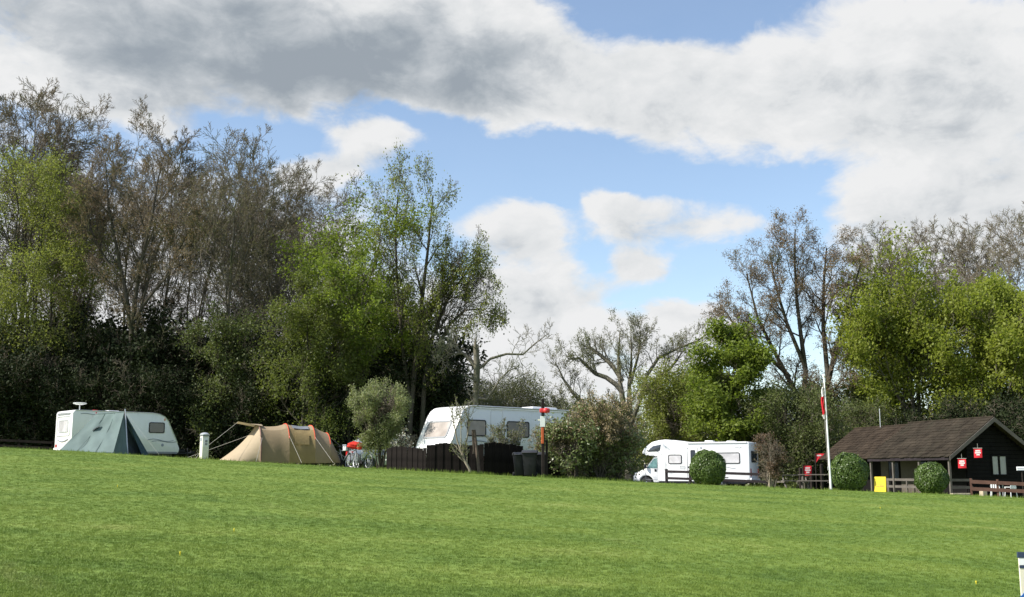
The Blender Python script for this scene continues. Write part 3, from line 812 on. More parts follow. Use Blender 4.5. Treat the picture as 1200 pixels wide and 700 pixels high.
# the dark forked tree in front of the wood
rng = np.random.default_rng(77)
fk = [(np.array([[0, 0, -0.2], [0.1, 0, 3], [0, 0.1, 7], [-0.1, 0.1, 10.2], [-0.9, 0, 13], [-1.7, 0.2, 16], [-2.4, 0.1, 19], [-2.6, 0, 21.5]]), np.array([.30, .23, .21, .2, .14, .11, .07, .03])),
      (np.array([[0, 0.1, 7], [-0.1, 0.1, 10], [0.1, 0.0, 12], [0.4, -0.2, 14.5], [1.0, -0.1, 17], [1.1, 0, 19.5], [1.6, 0, 22.2]]), np.array([.2, .19, .16, .13, .1, .07, .03])),
      (np.array([[0, 0.1, 10], [0.9, -0.2, 11.4], [2.4, -0.4, 13.2], [3.4, -0.5, 15.6], [4.4, -0.5, 17.5]]), np.array([.14, .11, .08, .06, .03])),
      (np.array([[-1.0, 0.0, 13], [-2.4, 0.3, 14.6], [-3.6, 0.4, 16.8], [-4.0, 0.5, 18.5]]), np.array([.13, .1, .08, .04]))]
fork = build_tree(15, fk, [dict(n=10, t=(0.35, 1), ang=(22, 50), length=3.6, fall=0.35, rr=0.5, S=5, wob=0.13, up=0.08),
                           dict(n=8, t=(0.2, 1), ang=(22, 50), ratio=0.5, fall=0.4, rr=0.55, S=4, wob=0.14, up=0.05),
                           dict(n=6, t=(0.2, 1), ang=(22, 55), ratio=0.52, fall=0.4, rr=0.55, S=3, wob=0.15, up=0.04),
                           dict(n=4, t=(0.2, 1), ang=(20, 55), ratio=0.6, fall=0.4, rr=0.6, S=2, wob=0.15, up=0.04)], 2, dict(n=16000, size=0.09, jit=0.08), wmin=0.011)
put_tree('budding_tree', 'dark forked tree with two leaning limbs in front of the bare wood', 'tree', fork, (M['bark_dark'], M['twig'], [M['lf_bud']]), base_of(146, 66), 0, 0.86, WOODG)
# yellow green tree on the far left
v = leafy(21, 21, 3, 0.2, 5.6, lean=0.07, leafn=72000, lsize=0.125, lm='lf_haze', bark='bark_dark', gap=0.32, jit=0.5, clear=0.12, ang=(25, 60), n3=8)
wood('leafing_tree', v, 40, 68, 0.5, 0.98, 'yellow green leafing tree in front of the wood at far left', None)
# green tree with bare top twigs, and the dark double trunk to its right
v = leafy(22, 20, 3, 0.2, 7.0, lean=0.08, leafn=76000, lsize=0.18, lm='lf_fresh', clear=0.15, gap=0.40, jit=0.26, n3=8, prof=([0, .3, .7, 1], [0.9, 1.0, 0.85, 0.55]), where=lambda p, g: g.random(len(p)) < np.clip((21 - p[:, 2]) / 8, 0.12, 1))
wood('leafing_tree', v, 408, 66, 1.0, (0.95, 0.95, 0.86), 'fresh green leafing tree with bare topmost twigs behind the tan tent', None)
v = leafy(23, 15, 3, 0.16, 5.0, leafn=36000, lsize=0.17, lm='lf_mid', clear=0.06, gap=0.34, jit=0.42)
wood('leafing_tree', v, 352, 63, 0.2, 0.78, 'broad mid green understorey tree right behind the tan tent', None)
wood('leafing_tree', v, 446, 70, 2.9, 0.92, 'dense mid green tree behind the round grey green shrub', None)
v2 = leafy(24, 12, 4, 0.12, 3.8, leafn=26000, lsize=0.17, lm='lf_dull', clear=0.05, gap=0.4, jit=0.3)
wood('leafing_tree', v2, 268, 65, 0.9, 0.85, 'small dull green tree in shade above the hookup bollard', None)
fk = [(np.array([[0, 0, -0.2], [0.1, 0, 3], [0.5, 0.1, 6.5], [1.0, 0, 10], [1.5, 0.2, 13.5], [1.8, 0, 16]]), np.array([.30, .24, .21, .16, .1, .05])),
      (np.array([[1.0, 0.3, -0.2], [1.1, 0.2, 3], [1.3, 0.2, 6], [2.2, 0, 8.6], [3.6, 0.2, 10.6], [5.2, 0.3, 12.0]]), np.array([.26, .21, .18, .14, .1, .05])),
      (np.array([[0.1, 0, 4], [-0.6, 0, 7], [-1.2, 0.2, 11], [-1.4, 0.2, 14], [-1.2, 0.1, 16.4]]), np.array([.16, .14, .1, .08, .04])),
      (np.array([[1.2, 0.2, 5.0], [2.4, 0.1, 7.4], [3.8, 0, 8.9], [5.0, -0.2, 9.4], [6.0, -0.2, 9.3]]), np.array([.14, .11, .09, .06, .03])),
      (np.array([[0.6, 0.1, 7.5], [2.0, 0.4, 9.8], [3.6, 0.3, 11.2], [5.0, 0.3, 11.5]]), np.array([.13, .1, .07, .04]))]
dbl = build_tree(16, fk, [dict(n=11, t=(0.3, 1), ang=(25, 55), length=3.4, fall=0.3, rr=0.5, S=5, wob=0.14, up=0.04),
                          dict(n=8, t=(0.2, 1), ang=(25, 55), ratio=0.5, fall=0.4, rr=0.55, S=4, wob=0.15, up=0.01),
                          dict(n=6, t=(0.2, 1), ang=(25, 60), ratio=0.52, fall=0.4, rr=0.55, S=3, wob=0.15, up=0.0),
                          dict(n=3, t=(0.2, 1), ang=(20, 55), ratio=0.6, fall=0.4, rr=0.6, S=2, wob=0.15, up=0.0)], 2, dict(n=30000, size=0.14, jit=0.2, gap=0.24, gscale=2.0), wmin=0.011)
put_tree('leafing_tree', 'thinly leaved tree with dark twin trunks leaning over to the right', 'tree', dbl, (M['bark_dark'], M['twig'], [M['lf_willow']]), base_of(478, 66), 0, (0.72, 0.9, 1.06))
# dark undergrowth below the wood
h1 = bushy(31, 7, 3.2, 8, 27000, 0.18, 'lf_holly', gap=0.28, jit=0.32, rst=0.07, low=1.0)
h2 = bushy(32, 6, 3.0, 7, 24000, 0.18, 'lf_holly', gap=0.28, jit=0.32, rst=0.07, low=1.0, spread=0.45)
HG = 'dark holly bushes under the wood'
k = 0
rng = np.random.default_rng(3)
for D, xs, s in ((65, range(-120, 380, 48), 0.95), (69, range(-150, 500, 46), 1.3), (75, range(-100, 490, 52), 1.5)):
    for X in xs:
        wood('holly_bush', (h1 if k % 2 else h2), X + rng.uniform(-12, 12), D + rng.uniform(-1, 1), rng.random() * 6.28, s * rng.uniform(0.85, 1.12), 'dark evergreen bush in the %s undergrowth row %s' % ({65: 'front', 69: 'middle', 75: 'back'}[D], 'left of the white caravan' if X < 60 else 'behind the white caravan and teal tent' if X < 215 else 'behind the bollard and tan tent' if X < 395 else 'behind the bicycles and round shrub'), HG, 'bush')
        k += 1
c1 = bushy(33, 7.5, 2.4, 6, 17000, 0.16, 'lf_holly', gap=0.3, jit=0.3, spread=0.2)
wood('evergreen_tree', c1, 518, 70, 0.3, 0.92, 'dark narrow evergreen below the leaning twin trunked tree', None)
# --- middle distance
def gap_tree(seed, H, rad, n, size, lm, **kw): return bushy(seed, H, rad, 8, n, size, lm, **kw)
w1 = bushy(41, 8.5, 4.4, 9, 30000, 0.13, 'lf_olive', 'bark', 0.3, 0.34, 0.3, rst=0.1, twig='twig_grey', n2=11, n3=8)
wood('willow_scrub', w1, 600, 82, 0.2, 0.98, 'rounded olive green scrub behind the roof of the middle caravan', None, 'bush')
wood('willow_scrub', w1, 550, 88, 2.2, 1.0, 'greenish scrub behind the dead topped tree', None, 'bush')
wood('willow_scrub', w1, 688, 92, 3.9, 0.9, 'grey twiggy scrub to the left of the old oak', None, 'bush')
wood('willow_scrub', w1, 645, 104, 5.0, 1.0, 'far grey green scrub between the dead topped tree and the oak', None, 'bush')
for X, D, s, lb in ((655, 86, 0.5, 'low dark bush above the caravan roof'), (700, 88, 0.48, 'low dark bush left of the oak trunk'), (545, 86, 0.62, 'dark bush left of the middle caravan roof'), (620, 90, 0.45, 'low dark bush behind the middle of the caravan roof')):
    wood('dark_bush', h2, X, D, X * 0.1, s, lb, None, 'bush')
w2 = bushy(42, 8.5, 3.8, 9, 50000, 0.15, 'lf_mid', 'bark', 0.28, 0.3, 0.3, rst=0.1)
wood('willow_tree', (w2[0], (M['bark'], M['twig'], [M['lf_willow']])), 788, 76, 0.4, 1.0, 'soft olive green willow behind the motorhome cab', None)
wood('willow_tree', (w2[0], (M['bark'], M['twig'], [M['lf_willow']])), 816, 83, 2.4, 1.1, 'second olive green willow between the bright green tree and the old oak', None)
wood('willow_scrub', w1, 722, 96, 1.2, 0.92, 'low green scrub behind the trunk of the old oak', None, 'bush')
wood('willow_scrub', w1, 574, 78, 4.4, 0.72, 'small green scrub right of the dead topped tree trunk', None, 'bush')
# the dead topped tree: sawn trunk with crooked limbs
fk = [(np.array([[0, 0, -0.2], [0.05, 0, 2.5], [0, 0, 5], [0.1, 0, 7], [0.0, 0, 8.45]]), np.array([.29, .25, .24, .26, .22])),
      (np.array([[0, 0, 7.0], [-1.0, 0.1, 7.9], [-1.8, 0, 8.3], [-2.4, 0.2, 8.9]]), np.array([.14, .1, .07, .03])),
      (np.array([[-1.0, 0.1, 7.9], [-1.9, -0.2, 7.85], [-2.5, -0.3, 7.6]]), np.array([.09, .06, .03])),
      (np.array([[0.1, 0, 6.8], [1.0, 0, 7.5], [2.6, 0.2, 7.9], [4.2, 0.1, 7.8], [4.9, 0, 8.7], [5.9, 0, 9.2]]), np.array([.11, .09, .075, .06, .04, .02])),
      (np.array([[0.1, 0, 5.0], [0.9, -0.3, 4.9], [1.5, -0.4, 5.6], [2.3, -0.4, 6.6], [3.4, -0.4, 7.0]]), np.array([.11, .095, .075, .05, .025]))]
dead = build_tree(17, fk, [dict(n=9, t=(0.45, 1), ang=(30, 70), length=1.7, fall=0.2, rr=0.4, S=5, wob=0.2, up=0.08),
                           dict(n=6, t=(0.2, 1), ang=(25, 60), ratio=0.55, fall=0.4, rr=0.5, S=4, wob=0.2, up=0.05),
                           dict(n=4, t=(0.2, 1), ang=(25, 60), ratio=0.55, fall=0.4, rr=0.6, S=3, wob=0.2, up=0.05)], 1, None, wmin=0.013)
put_tree('dead_topped_tree', 'tree with a sawn off trunk and crooked bare side limbs', 'tree', dead, (M['bark'], M['twig_grey'], []), base_of(557, 63.5), 0, (0.72, 0.8, 0.90))
# the old oak in the gap
fk = [(np.array([[0, 0, -0.3], [0, 0, 2.5], [-0.1, 0, 4.5], [-0.5, 0, 6.5], [-0.8, 0.2, 8.5], [-0.9, 0, 10.5], [-0.7, 0, 12.2]]), np.array([.5, .42, .36, .28, .19, .11, .04])),
      (np.array([[0.1, 0.1, 3.5], [0.1, 0.1, 6], [0.1, 0.2, 8], [0.4, 0.1, 10], [0.3, 0, 12.6]]), np.array([.3, .25, .18, .1, .03])),
      (np.array([[0, 0, 3.2], [-1.8, 0.1, 4.6], [-3.6, 0, 6.0], [-4.9, 0.2, 7.0], [-6.2, 0.1, 8.6], [-6.8, 0, 9.8]]), np.array([.26, .22, .18, .14, .09, .03])),
      (np.array([[-3.2, 0, 5.8], [-5.0, -0.3, 5.9], [-6.6, -0.4, 5.9], [-7.6, -0.3, 5.4]]), np.array([.18, .14, .1, .04])),
      (np.array([[-0.5, 0, 7.3], [-1.6, 0, 8.4], [-3.2, 0.3, 8.9], [-4.6, 0.2, 10.1], [-5.6, 0.1, 10.0]]), np.array([.22, .2, .16, .09, .04])),
      (np.array([[-0.5, 0, 8.2], [-1.5, 0.4, 9.6], [-2.6, 0.4, 10.4], [-3.6, 0.5, 11.0]]), np.array([.22, .18, .16, .12])),
      (np.array([[0.2, 0, 5.0], [1.4, 0, 7.4], [1.9, 0.1, 9.4], [3.6, 0, 10.6], [5.6, -0.2, 11.0], [7.4, -0.1, 11.8], [8.2, 0, 12.4]]), np.array([.24, .19, .16, .12, .09, .06, .03])),
      (np.array([[1.4, 0, 7.2], [2.8, 0.4, 8.4], [4.4, 0.5, 9.6], [5.2, 0.5, 10.6]]), np.array([.18, .14, .1, .05])),
      (np.array([[0.2, 0, 8], [1.0, -0.3, 10.4], [1.2, -0.2, 12.2]]), np.array([.16, .1, .04]))]
oak = build_tree(18, fk, [dict(n=12, t=(0.42, 1), ang=(28, 62), length=2.1, fall=0.2, rr=0.36, S=5, wob=0.16, up=0.12),
                          dict(n=7, t=(0.2, 1), ang=(25, 55), ratio=0.52, fall=0.4, rr=0.5, S=4, wob=0.16, up=0.06),
                          dict(n=5, t=(0.2, 1), ang=(25, 60), ratio=0.55, fall=0.4, rr=0.6, S=3, wob=0.16, up=0.03)], 1, dict(n=14000, size=0.11, jit=0.12), wmin=0.013)
put_tree('old_oak', 'old broad tree with heavy crooked limbs standing alone in the gap', 'tree', oak, (M['bark_oak'], M['twig_grey'], [M['lf_olive']]), base_of(738, 82), 0, (0.80, 0.85, 0.95))
# --- right hand group
v = leafy(51, 13.5, 3, 0.18, 4.8, leafn=60000, lsize=0.24, lm='lf_fresh', clear=0.1, gap=0.36, jit=0.35, ang=(28, 60))
wood('leafing_tree', v, 866, 70, 0.4, (0.92, 0.92, 0.80), 'bright fresh green tree behind the motorhome', None)
fk = [(np.array([[0, 0, -0.2], [-0.2, 0, 4], [-0.6, 0, 7.2], [-2.2, 0.2, 10], [-3.6, 0.2, 13], [-4.2, 0.1, 16]]), np.array([.33, .27, .22, .15, .1, .04])),
      (np.array([[-0.4, 0, 6.2], [0.0, 0.1, 9], [-0.3, 0.2, 12], [-0.6, 0, 15.5], [-0.4, 0, 19.4]]), np.array([.22, .19, .15, .1, .04])),
      (np.array([[0.4, 0.2, -0.2], [0.6, 0.1, 5], [1.8, 0, 8.4], [2.5, -0.2, 11.6], [3.8, 0, 14.4], [4.4, 0, 16.6]]), np.array([.3, .24, .2, .15, .09, .04])),
      (np.array([[1.6, 0, 8.0], [1.5, 0.3, 12], [1.6, 0.2, 15], [2.0, 0.2, 18]]), np.array([.2, .16, .11, .05])),
      (np.array([[-1.2, 0.1, 8.4], [-3.0, -0.2, 10.0], [-4.8, -0.2, 11.4], [-5.8, 0, 13]]), np.array([.16, .13, .09, .04])),
      (np.array([[0, 0.1, 9], [-1.4, -0.2, 12.4], [-2.2, -0.2, 15.4], [-2.4, 0, 17.5]]), np.array([.17, .13, .08, .04]))]
big = build_tree(19, fk, [dict(n=13, t=(0.3, 1), ang=(25, 55), length=3.1, fall=0.3, rr=0.45, S=5, wob=0.15, up=0.07),
                          dict(n=8, t=(0.2, 1), ang=(25, 55), ratio=0.5, fall=0.4, rr=0.55, S=4, wob=0.16, up=0.05),
                          dict(n=6, t=(0.2, 1), ang=(25, 60), ratio=0.52, fall=0.4, rr=0.55, S=3, wob=0.16, up=0.04),
                          dict(n=3, t=(0.2, 1), ang=(20, 60), ratio=0.6, fall=0.4, rr=0.6, S=2, wob=0.16, up=0.03)], 2, dict(n=50000, size=0.10, jit=0.2, gap=0.2, gscale=2.0, t=(0.0, 1.0)), wmin=0.011)
put_tree('budding_tree', 'large brown budding oak rising above the bright green tree', 'tree', big, (M['bark_dark'], M['twig'], [M['lf_bud']]), base_of(950, 78), 0, (0.95, 0.95, 0.98))
v = leafy(52, 16, 4, 0.26, 7.4, lean=0.09, leafn=105000, lsize=0.22, lm='lf_yellow', bark='bark', clear=0.08, gap=0.42, jit=0.36, ang=(30, 68), n3=8, n1=24,
          where=lambda p, g: g.random(len(p)) < np.clip((16.5 - p[:, 2]) / 6, 0.2, 1))
wood('leafing_tree', v, 1078, 78, 1.9, (1.0, 1.0, 1.1), 'wide bright yellow green tree rising behind the hut', None)
v = leafy(53, 15, 2, 0.2, 5.6, leafn=52000, lsize=0.23, lm='lf_yellow', bark='bark', clear=0.15, gap=0.38, jit=0.34, ang=(30, 60))
wood('leafing_tree', v, 1166, 76, 0.3, (0.95, 0.95, 1.05), 'smaller yellow green tree behind the gable of the hut', None)
wood('leafing_tree', v, 1215, 80, 2.3, (1.0, 1.0, 1.08), 'yellow green tree cut by the right edge above the hut', None)
BG = 'bare trees behind the hut'
for X, D, rz, s, vv, lb in ((1052, 92, 0.2, 1.0, bD, 'tall bare tree behind the bright yellow green tree'), (1105, 96, 2.2, 1.0, bA, 'bare tree, upright twigs above the middle of the hut'), (1150, 92, 3.3, 1.03, bD, 'bare tree, upright twigs above the hut gable'),
                           (1192, 84, 1.3, 0.95, bC, 'brown twigged tree at the right edge of the view'), (1262, 88, 4.0, 0.85, bA, 'bare tree beyond the right edge'), (1015, 98, 5.0, 0.72, bB, 'thin bare tree between the brown oak and the yellow green tree')):
    wood('budding_tree', vv, X, D, rz, s, lb, BG)
e1 = bushy(54, 7, 3.6, 9, 44000, 0.14, 'lf_dull', 'bark', 0.36, 0.3, 0.3, rst=0.09)
wood('elder_bush', e1, 942, 68, 0.5, 0.92, 'big dull green bush behind the flagpole', None, 'bush')
wood('elder_bush', e1, 984, 81, 3.3, 1.15, 'dull green bush seen through the gap right of the flagpole', None, 'bush')
wood('elder_bush', e1, 1180, 80, 1.3, 1.2, 'dull green bush between the trunks behind the hut gable', None, 'bush')
wood('elder_bush', e1, 905, 73, 2.5, 0.95, 'dull green bush between the motorhome and the budding oak', None, 'bush')
wood('elder_bush', e1, 1010, 76, 4.1, 0.9, 'dull green bush behind the left end of the hut', None, 'bush')
RG = 'dark evergreen bushes behind the hut'
for X, D, s in ((1000, 74, 0.62), (1060, 73, 0.8), (1110, 72, 0.92), (1155, 71, 1.0), (1200, 70, 1.05), (1235, 66, 0.9), (965, 72, 0.6)):
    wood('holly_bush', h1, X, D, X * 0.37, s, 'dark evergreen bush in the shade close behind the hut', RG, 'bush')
# far wood that closes the view beyond the field
far = []
rng = np.random.default_rng(9)
pp = []
for i in range(90):
    X = -500 + i * 26; D = 118 + rng.uniform(-6, 10)
    c = at_col(X, D); rr = rng.uniform(4, 6); hh = rng.uniform(6.5, 10.5)
    n = 1000
    u = unit(rng.normal(0, 1, (n, 3))) * (0.55 + 0.45 * rng.random((n, 1)))
    u[:, 2] = np.abs(u[:, 2])
    pp.append(c + u * np.array([rr, rr, hh]))
v, q = leaf_quads(rng, np.concatenate(pp), 0.5, 0.7)
link('far_woodland', mesh_np('far_woodland', v, [q]), None, M['lf_dull'], 'stuff')
# ------------------------------------------------------------------ caravan at the left
def wheel_gap(x0, x1, z): return x0, x1, z
def make_caravan_left():
    p = at_col(81, 57)
    o = thing('caravan', 'white touring caravan with its side in shade standing behind the teal tent', 'caravan', p, R(43))
    L, Wd = 6.05, 2.25
    prof = [(0.0, 0.42), (0.0, 2.45), (0.06, 2.56), (0.2, 2.6), (4.3, 2.6), (4.75, 2.55), (5.05, 2.42), (5.25, 2.2), (5.85, 1.0), (5.98, 0.7), (5.95, 0.5), (5.85, 0.42)]
    B().prism(prof, 0, Wd).bevel(0.05, 2, 25).out('body', M['white'], o, sm=True)
    B().box(0.25, 5.6, 0.12, Wd - 0.12, 0.3, 0.42).out('chassis', M['chassis'], o)
    B().box(0.1, 5.85, -0.015, 0.0, 0.40, 0.5).out('skirt', M['grey'], o)
    B().tube([(0.12, -0.012, 2.58), (4.3, -0.012, 2.575), (4.75, -0.012, 2.52), (5.05, -0.012, 2.39), (5.25, -0.012, 2.17), (5.85, -0.012, 0.98)], 0.022, 5).out('trim', M['trim'], o, sm=True)
    window(o, 4.15, 5.05, 1.5, 2.08, side_at(0), 'glass')
    window(o, 2.0, 3.1, 1.4, 2.02, side_at(0), 'glass')
    # rear panel
    REAR = Matrix(((0, 0, -1, 0), (-1, 0, 0, Wd), (0, 1, 0, 0), (0, 0, 0, 1)))
    B().ring(rrect(0.25, Wd - 0.25, 1.25, 2.3, 0.12), rrect(0.3, Wd - 0.3, 1.3, 2.25, 0.1), -0.01, 0.02, REAR).out('rear_panel', M['trim'], o, sm=True)
    window(o, 0.5, Wd - 0.5, 1.45, 2.1, REAR, 'glass_pale', 'trim')
    B().slab(rrect(0.3, Wd - 0.3, 2.36, 2.47, 0.04), -0.01, 0.03, REAR).out('light_strip', M['grey'], o)
    for y in (0.2, Wd - 0.4):
        B().slab(rrect(y + 0.03, y + 0.16, 0.68, 0.84, 0.04), -0.01, 0.04, REAR).out('tail_light', M['redlens'], o)
    pts = [(0.45 + i / 10 * (Wd - 0.9), 1.08 - 0.1 * math.sin(i / 10 * PI)) for i in range(11)]
    B().tube([REAR @ Vector((u, v, 0.02)) for u, v in pts], 0.03, 5).out('bumper_line', M['decal'], o)
    B().slab(rrect(0.05, Wd - 0.05, 0.5, 0.66, 0.05), -0.01, 0.06, REAR).out('bumper', M['white'], o, sm=True)
    # swoosh, marker lamp and badges on the side
    for k, (a, b, z) in enumerate(((4.1, 5.6, 1.12), (4.35, 5.75, 1.05), (0.4, 1.4, 2.4))):
        pts = [(a + (b - a) * i / 8, -0.006, z + 0.06 * math.sin(i / 8 * 2 * PI) * (1 - 0.3 * k)) for i in range(9)]
        B().tube(pts, 0.018, 4).out('swoosh', M['decal'], o)
    B().box(5.02, 5.07, -0.02, 0, 2.18, 2.3).out('marker_light', M['orangelens'], o)
    B().slab(rrect(4.9, 5.05, 0.78, 0.94, 0.07), 0, 0.006, side_at(0)).out('badge', M['decal'], o)
    B().ring(rrect(1.0, 1.62, 0.5, 2.4, 0.08), rrect(1.02, 1.6, 0.52, 2.38, 0.07), 0, 0.012, side_at(0)).out('door', M['trim'], o)
    wheel(o, 3.0, 0.15, 0.33); wheel(o, 3.0, Wd - 0.15, 0.33)
    for x, y in ((0.35, 0.3), (0.35, Wd - 0.3), (5.3, 0.4), (5.3, Wd - 0.4)):
        B().tube([(x, y, 0.42), (x - 0.12, y, 0.0)], 0.025, 6).box(x - 0.22, x - 0.02, y - 0.06, y + 0.06, -0.02, 0.02).out('steady_leg', M['chassis'], o)
    h = B()
    h.tube([(5.8, 0.45, 0.42), (7.0, Wd / 2, 0.45)], 0.045, 6).tube([(5.8, Wd - 0.45, 0.42), (7.0, Wd / 2, 0.45)], 0.045, 6).tube([(6.9, Wd / 2, 0.45), (7.35, Wd / 2, 0.47)], 0.06, 8)
    h = h.out('drawbar', M['chassis'], o)
    B().box(7.2, 7.45, Wd / 2 - 0.07, Wd / 2 + 0.07, 0.44, 0.6).bevel(0.02).out('coupling', M['plastic'], h)
    B().box(6.15, 6.8, Wd / 2 - 0.22, Wd / 2 + 0.22, 0.5, 0.66).bevel(0.04).out('hitch_cover', M['plastic'], h)
    B().tube([(6.95, Wd / 2 - 0.15, 0.75), (6.95, Wd / 2 - 0.15, 0.2)], 0.03, 6).out('jockey_leg', M['chassis'], h)
    B().lathe([(0.03, -0.04), (0.11, -0.04), (0.12, 0.0), (0.11, 0.04), (0.03, 0.04)], Matrix.Translation((6.95, Wd / 2 - 0.15, 0.12)) @ Matrix.Rotation(PI / 2, 4, 'X'), 14).out('jockey_wheel', M['black'], h, sm=True)
    a = B().tube([(0.55, 0.55, 2.58), (0.55, 0.55, 2.92)], 0.028, 8).out('aerial_mast', M['whiteplastic'], o)
    B().lathe([(0.03, 0), (0.2, 0.02), (0.33, 0.06), (0.35, 0.1), (0.3, 0.12), (0.02, 0.13)], Matrix.Translation((0.55, 0.55, 2.88)), 20).out('aerial_dish', M['whiteplastic'], a, sm=True)
    B().box(2.2, 2.8, 0.8, 1.4, 2.6, 2.68).bevel(0.03).out('roof_light', M['whiteplastic'], o)
    B().box(1.3, 1.5, 0.5, 0.7, 2.6, 2.66).out('roof_vent', M['redlens'], o)
make_caravan_left()

# ------------------------------------------------------------------ teal ridge tent
def wrinkled(p00, p10, p11, p01, n=18, amp=0.03, sag=0.1, seed=1):
    """cloth panel between four corners, hanging inwards a little and creased"""
    rng = np.random.default_rng(seed)
    p = [np.array(q, float) for q in (p00, p10, p11, p01)]
    nr = np.cross(p[1] - p[0], p[3] - p[0]); nr /= np.linalg.norm(nr)
    ph = rng.random(6) * 6.28
    rows = []
    for i in range(n + 1):
        u = i / n; row = []
        for j in range(n + 1):
            v = j / n
            q = (p[0] * (1 - u) + p[1] * u) * (1 - v) + (p[3] * (1 - u) + p[2] * u) * v
            edge = math.sin(PI * u) * math.sin(PI * v)
            w = math.sin(7 * u + 9 * v + ph[0]) + 0.7 * math.sin(15 * u - 6 * v + ph[1]) + 0.5 * math.sin(22 * u + 13 * v + ph[2])
            row.append(q + nr * (-sag * edge + amp * w * min(1, 3 * edge)))
        rows.append(row)
    return rows
def make_teal_tent():
    al = R(22)
    p = at_col(131, 50.2)
    o = thing('ridge_tent', 'teal ridge tent with its flap open pitched in front of the white caravan', 'tent', p, -al)
    Wd = 2.4
    FL, FR, RL, RR = (0, 0, 0.02), (0, Wd, 0.02), (-3.33, -0.05, 0.02), (-3.2, Wd, 0.02)
    RF, RB = (-0.54, Wd / 2, 2.0), (-2.2, Wd / 2, 1.93)
    mid = (-1.0, -0.06, 0.03)
    B().grid(wrinkled(RL, FL, RF, RB, 22, 0.034, 0.13, 3)).out('flysheet', M['teal'], o, sm=True)
    B().grid(wrinkled(FR, RR, RB, RF, 16, 0.022, 0.1, 4)).out('flysheet', M['teal'], o, sm=True)
    B().grid(wrinkled(RR, RL, RB, RB, 12, 0.01, 0.05, 5)).out('bell_end', M['teal'], o, sm=True)
    B().tube([RF, (-1.3, Wd / 2, 1.945), RB], 0.03, 6).out('ridge_seam', M['teal'], o, sm=True)
    # front: closed left leaf, open right half; dark sheet stands in for shaded inside
    PB = (0.02, 0.95, 0.02)
    B().grid(wrinkled(FL, PB, RF, RF, 12, 0.012, 0.05, 6)).out('door_flap', M['teal'], o, sm=True)
    B().grid(wrinkled((-0.25, 0.9, 0.02), (-0.28, Wd - 0.1, 0.02), (-0.72, Wd / 2, 1.85), (-0.72, Wd / 2, 1.85), 10, 0.03, 0.12, 7)).out('dark_interior', M['inner'], o, sm=True)
    B().grid(wrinkled((0.0, Wd - 0.5, 0.02), FR, RF, RF, 10, 0.02, 0.06, 8)).out('rolled_flap', M['teal_dark'], o, sm=True)  # shade on this flap put into its darker cloth colour
    B().tube([(0.0, 0.97, 0), (-0.5, Wd / 2, 2.12)], 0.028, 6).out('tent_pole', M['steel'], o)
    B().tube([RB, (-2.2, Wd / 2, 2.02)], 0.025, 6).out('pole_tip', M['redlens'], o)
    n = Vector(np.cross(np.array(FL) - np.array(RL), np.array(RB) - np.array(RL))).normalized()
    def onside(u, v, h=0.0):
        q = (np.array(RL) * (1 - u) + np.array(FL) * u) * (1 - v) + (np.array(RB) * (1 - u) + np.array(RF) * u) * v
        s = math.sin(PI * u) * math.sin(PI * v) * 0.13
        return Vector(q) + n * (h - s)
    b = B()
    vv = [b.bm.verts.new(onside(*q)) for q in ((0.30, 0.63, 0.05), (0.42, 0.72, 0.05), (0.40, 0.64, 0.12), (0.33, 0.56, 0.08))]
    b.bm.faces.new(vv); b.bm.faces.new([b.bm.verts.new(v.co - n * 0.04) for v in vv][::-1])
    b.out('vent', M['inner'], o)
    for u in (0.33, 0.68):
        B().tube([onside(u, v / 10, 0.008) for v in range(11)], 0.012, 4).out('seam', M['teal'], o, sm=True)
    B().tube([onside(k / 12, 0.03, 0.01) for k in range(13)], 0.014, 4).out('hem', M['teal_dark'], o, sm=True)
    for k in range(6):
        q = onside(k / 5, 0.0)
        B().tube([(q.x, q.y - 0.02, 0.12), (q.x - 0.02, q.y - 0.16, -0.05)], 0.008, 4).out('peg', M['steel'], o)
    B().box(-3.2, -1.1, -0.16, -0.06, 0.02, 0.1).out('groundsheet_edge', M['rust'], o)
    for a, c in (((-2.2, Wd / 2, 1.95), (-4.6, Wd / 2, 0)), ((-0.54, Wd / 2, 2.05), (1.6, Wd / 2, 0)), ((-3.3, 0, 0.1), (-3.75, -0.4, 0))):
        B().tube([a, c], 0.004, 4).out('guy_line', M['rope'], o)
make_teal_tent()
def small_crate():
    p = at_col(62, 57.5)
    o = thing('folding_step', 'small red folding step beside the white caravan end', 'step', p, R(20))
    B().box(-0.28, 0.28, -0.2, 0.2, 0.36, 0.41).bevel(0.01).out('tread', M['red'], o)
    for s in (-1, 1):
        B().tube([(0.24 * s, -0.18, 0.0), (0.22 * s, 0, 0.36)], 0.02, 5).tube([(0.24 * s, 0.18, 0.0), (0.22 * s, 0, 0.36)], 0.02, 5).out('leg', M['red'], o)
small_crate()

# ------------------------------------------------------------------ hookup bollard
def make_bollard():
    p = at_col(238, 47.5)
    o = thing('hookup_bollard', 'cream electric hookup bollard with a grey cap left of the tan tent', 'bollard', p, R(38))
    w = 0.15
    B().box(-w, w, -w, w, -0.1, 1.0).bevel(0.025).out('body', M['cream'], o, sm=True)
    B().box(-w - .012, w + .012, -w - .012, w + .012, 1.0, 1.06).bevel(0.015).out('collar', M['grey'], o, sm=True)
    B().lathe([(0.02, 1.06), (0.2, 1.06), (0.2, 1.09), (0.13, 1.14), (0.06, 1.16), (0.01, 1.165)], None, 14).out('cap', M['trim'], o, sm=True)
    d = B().box(-0.1, 0.1, -w - 0.014, -w, 0.55, 0.92).bevel(0.006).out('socket_panel', M['whiteplastic'], o)
    for z in (0.62, 0.75):
        B().box(-0.055, 0.055, -w - 0.05, -w - 0.012, z, z + 0.09).bevel(0.01).out('socket', M['grey'], d)
    B().box(-w - 0.006, -w, -0.09, 0.09, 0.78, 0.93).out('number_plate', M['decal'], o)
make_bollard()

